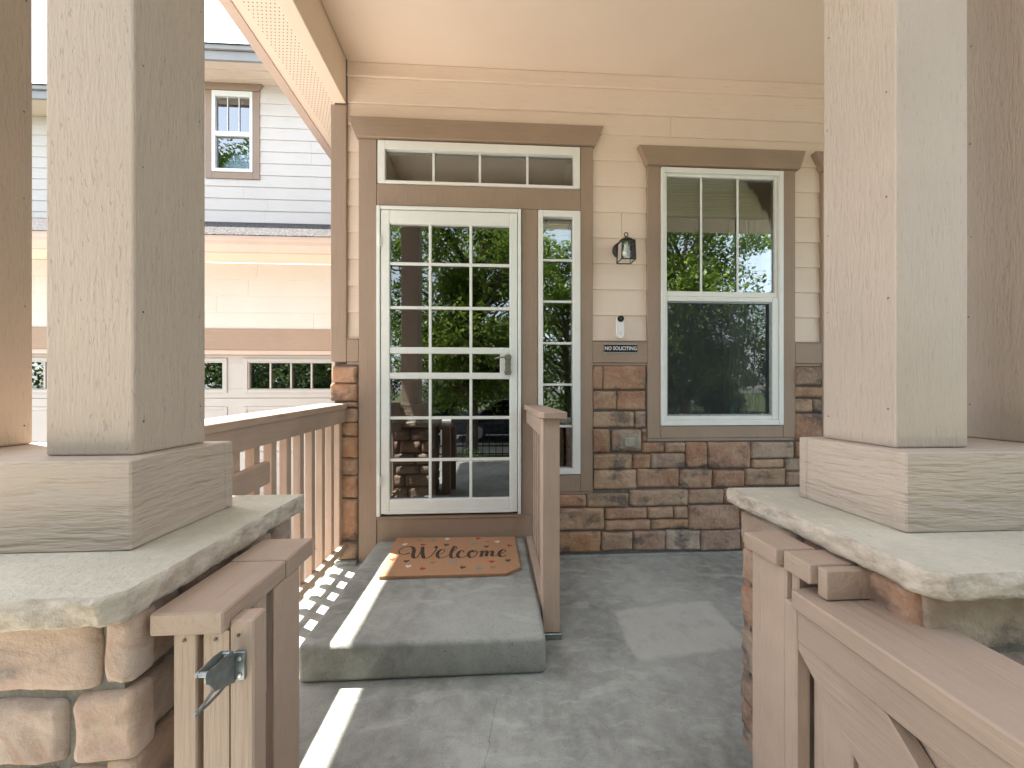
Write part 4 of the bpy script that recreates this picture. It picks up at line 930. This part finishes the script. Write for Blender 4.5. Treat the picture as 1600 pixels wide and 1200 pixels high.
def car(x0, y0, label):
    r = thing('parked_car', (x0+2.3, y0, -.612), label, 'car')
    prof = [(0,.35),(0,.62),(.05,.80),(.45,.88),(.95,.93),(1.45,1.33),(1.75,1.42),(2.55,1.42),(3.05,1.30),(3.55,.98),(4.3,.86),(4.6,.70),(4.65,.40),(4.55,.25),(.12,.25)]
    bm = bmesh.new(); secs = []
    for t, ins in ((-.88,.10),(-.85,.0),(-.5,0),(0,0),(.5,0),(.85,0),(.88,.10)):
        ring = []
        for px, pz in prof:
            tum = max(0, pz-.93)*.42; yy = y0 + t*(1-tum*.55)
            ring.append(bm.verts.new((x0+px+(ins if px < 2.3 else -ins)*.4, yy, -.612+pz-(.03 if ins else 0)*(pz > .5))))
        secs.append(ring)
    N = len(prof)
    for i in range(len(secs)-1):
        for j in range(N): bm.faces.new((secs[i][j], secs[i][(j+1)%N], secs[i+1][(j+1)%N], secs[i+1][j]))
    bm.faces.new(secs[0]); bm.faces.new(secs[-1]); part('body', bm, M['car'], r, smooth=False)
    gl = M['blackp']
    for s in (-1, 1):
        for pts in ([(1.12,.96),(1.50,1.30),(1.78,1.37),(2.12,1.37),(2.12,.96)], [(2.20,.96),(2.20,1.37),(2.52,1.37),(2.98,1.26),(3.36,.98)]):
            bm = bmesh.new(); vs = [bm.verts.new((x0+px, y0+s*(.882-max(0, pz-.93)*.22), -.612+pz)) for px, pz in pts]; bm.faces.new(vs)
            bmesh.ops.solidify(bm, geom=bm.faces[:], thickness=.01); part('side_window', bm, gl, r)
    for px in (.85, 3.75):
        for s in (-1, 1):
            bm = bmesh.new(); lathe(bm, (x0+px, y0+s*.80-.1, -.612+.32), [(.24,0),(.31,.01),(.325,.04),(.325,.16),(.31,.19),(.24,.2)], 28, 'y'); w = part('wheel', bm, M['tyre'], r)
            bm = bmesh.new(); lathe(bm, (x0+px, y0+s*.90-.008, -.612+.32), [(.03,0),(.22,.003),(.23,.008),(.22,.013),(.03,.016)], 28, 'y'); part('rim', bm, M['rim'], w)
    for s in (-1, 1):
        bm = bmesh.new(); box(bm, x0-.01, x0+.06, y0+s*.68-.12, y0+s*.68+.12, -.612+.62, -.612+.76, .01); part('tail_light', bm, M['tail'], r)
        bm = bmesh.new(); box(bm, x0+4.54, x0+4.62, y0+s*.66-.14, y0+s*.66+.14, -.612+.60, -.612+.72, .01); part('headlight', bm, M['bulb'], r)
    return r
car(-1.4, -8.2, 'dark blue sedan parked at the near kerb of the street')
car(4.5, -14.4, 'dark blue sedan parked at the far kerb of the street')

def leaves(bm, c, rad, n_, rng, size=.085, squash=.8):
    cx_, cy_, cz_ = c
    for _ in range(n_):
        while True:
            x, y, z = rng.uniform(-1,1), rng.uniform(-1,1), rng.uniform(-1,1)
            if x*x+y*y+z*z <= 1: break
        l = math.sqrt(x*x+y*y+z*z) or 1; f = rng.uniform(.45, 1)**.5/l if l < .45 else 1
        p = Vector((cx_+x*f*rad, cy_+y*f*rad, cz_+z*f*rad*squash))
        d = Vector((rng.uniform(-1,1), rng.uniform(-1,1), rng.uniform(-.9,.3))).normalized(); s = size*rng.uniform(.7, 1.4)
        a = d.cross(Vector((rng.uniform(-.4,.4), rng.uniform(-.4,.4), 1))).normalized()
        v = [bm.verts.new(p), bm.verts.new(p+d*s*.5+a*s*.24), bm.verts.new(p+d*s), bm.verts.new(p+d*s*.5-a*s*.24)]; bm.faces.new(v)
def tree(x, y, h, spread, n_cl, per, seed, m, label, size=.1, z0=-.62, trunk_h=.35):
    rng = random.Random(seed); r = thing('tree', (x, y, z0), label, 'tree', 'street trees across from the porch')
    bm = bmesh.new(); top = z0 + h
    tube(bm, [(x, y, z0-.1), (x+.05, y, z0+h*.2), (x-.05, y+.06, z0+h*.45), (x+.05, y, z0+h*.75)], h*.024+.03, 9, r1=.03)
    cl = []
    for i in range(n_cl):
        t = rng.uniform(trunk_h, 1); a = rng.uniform(0, 2*PI); w = math.sin(PI*min(1, (1.12-t)/(1.12-trunk_h)*.75+.12)); rr = spread*w*rng.uniform(.25, 1)
        c = (x+rr*math.cos(a), y+rr*math.sin(a), z0+h*t*.97); cl.append(c)
        if i % 2 == 0: zb = z0+h*max(.2, t-.22); tube(bm, [(x, y, zb), (x+rr*.5*math.cos(a), y+rr*.5*math.sin(a), (zb+c[2])/2+.1), c], .05, 5, r1=.012)
    part('trunk', bm, M['bark'], r)
    bm = bmesh.new()
    for c in cl: leaves(bm, c, rng.uniform(.35, .75)*spread*.42, per, rng, size)
    part('crown', bm, m, r); return r
tree(-.6, -5.4, 6.9, 2.6, 170, 230, 3, M['leaf'], 'leafy light green tree behind the sidewalk facing the front door', .13, trunk_h=.24)
tree(5.3, -4.9, 7.0, 2.5, 150, 230, 5, M['leaf'], 'light green tree facing the right window', .12, trunk_h=.27)
tree(2.6, -7.6, 6.4, 2.2, 90, 200, 15, M['leaf'], 'mid green tree between the two front trees', .14, trunk_h=.2)
tree(-11.8, -6.0, 13.0, 3.2, 150, 170, 25, M['leaf2'], 'tallest tree, rising beyond the far edge of the driveway', .2, trunk_h=.15)
tree(-16.5, -7.5, 6.0, 2.8, 90, 150, 26, M['leaf2'], 'bushy dark tree left of the tallest tree', .2, trunk_h=.12)
tree(-7.2, -5.2, 5.2, 2.3, 110, 200, 8, M['leaf2'], 'dark green tree beside the driveway entrance', .15, trunk_h=.12)
rr = random.Random(5)
far = ['dense dark tree at the far left end of the street', 'dark tree behind the driveway side of the street', 'broad dark tree across the street', 'rounded dark tree behind the far parked car', 'tall dark tree past the far parked car', 'dark tree at the right end of the far tree row', 'dark tree beyond the right end of the street', 'last dark tree where the street leaves the view', 'dark tree farthest to the right across the street']
for i, lb in enumerate(far): tree(-19+i*5.2+rr.uniform(-1,1), -19.5-rr.uniform(0,2), rr.uniform(6.5,8), 3.6, 110, 130, 40+i, M['leaf2'], lb, .26, trunk_h=.07)
for i, lb in enumerate(['low shrub left of the landing walk', 'low shrub in front of the landing railing', 'low shrub right of the landing railing']):
    x = -.6+i*1.6+4.0*(i == 2); r = thing('shrub', (x, -3.4, -.62), lb, 'shrub', 'low shrubs on the front lawn'); bm = bmesh.new(); rg = random.Random(70+i)
    for _ in range(9): leaves(bm, (x+rg.uniform(-.3,.3), -3.4+rg.uniform(-.3,.3), -.40+rg.uniform(-.05,.12)), .22, 160, rg, .05)
    part('foliage', bm, M['leaf2'], r)
    bm = bmesh.new()
    for _ in range(5): tube(bm, [(x, -3.4, -.65), (x+rg.uniform(-.25,.25), -3.4+rg.uniform(-.25,.25), -.35)], .008, 5)
    part('stem', bm, M['bark'], r)
# copied sibling posts share the same look; unique labels are set above
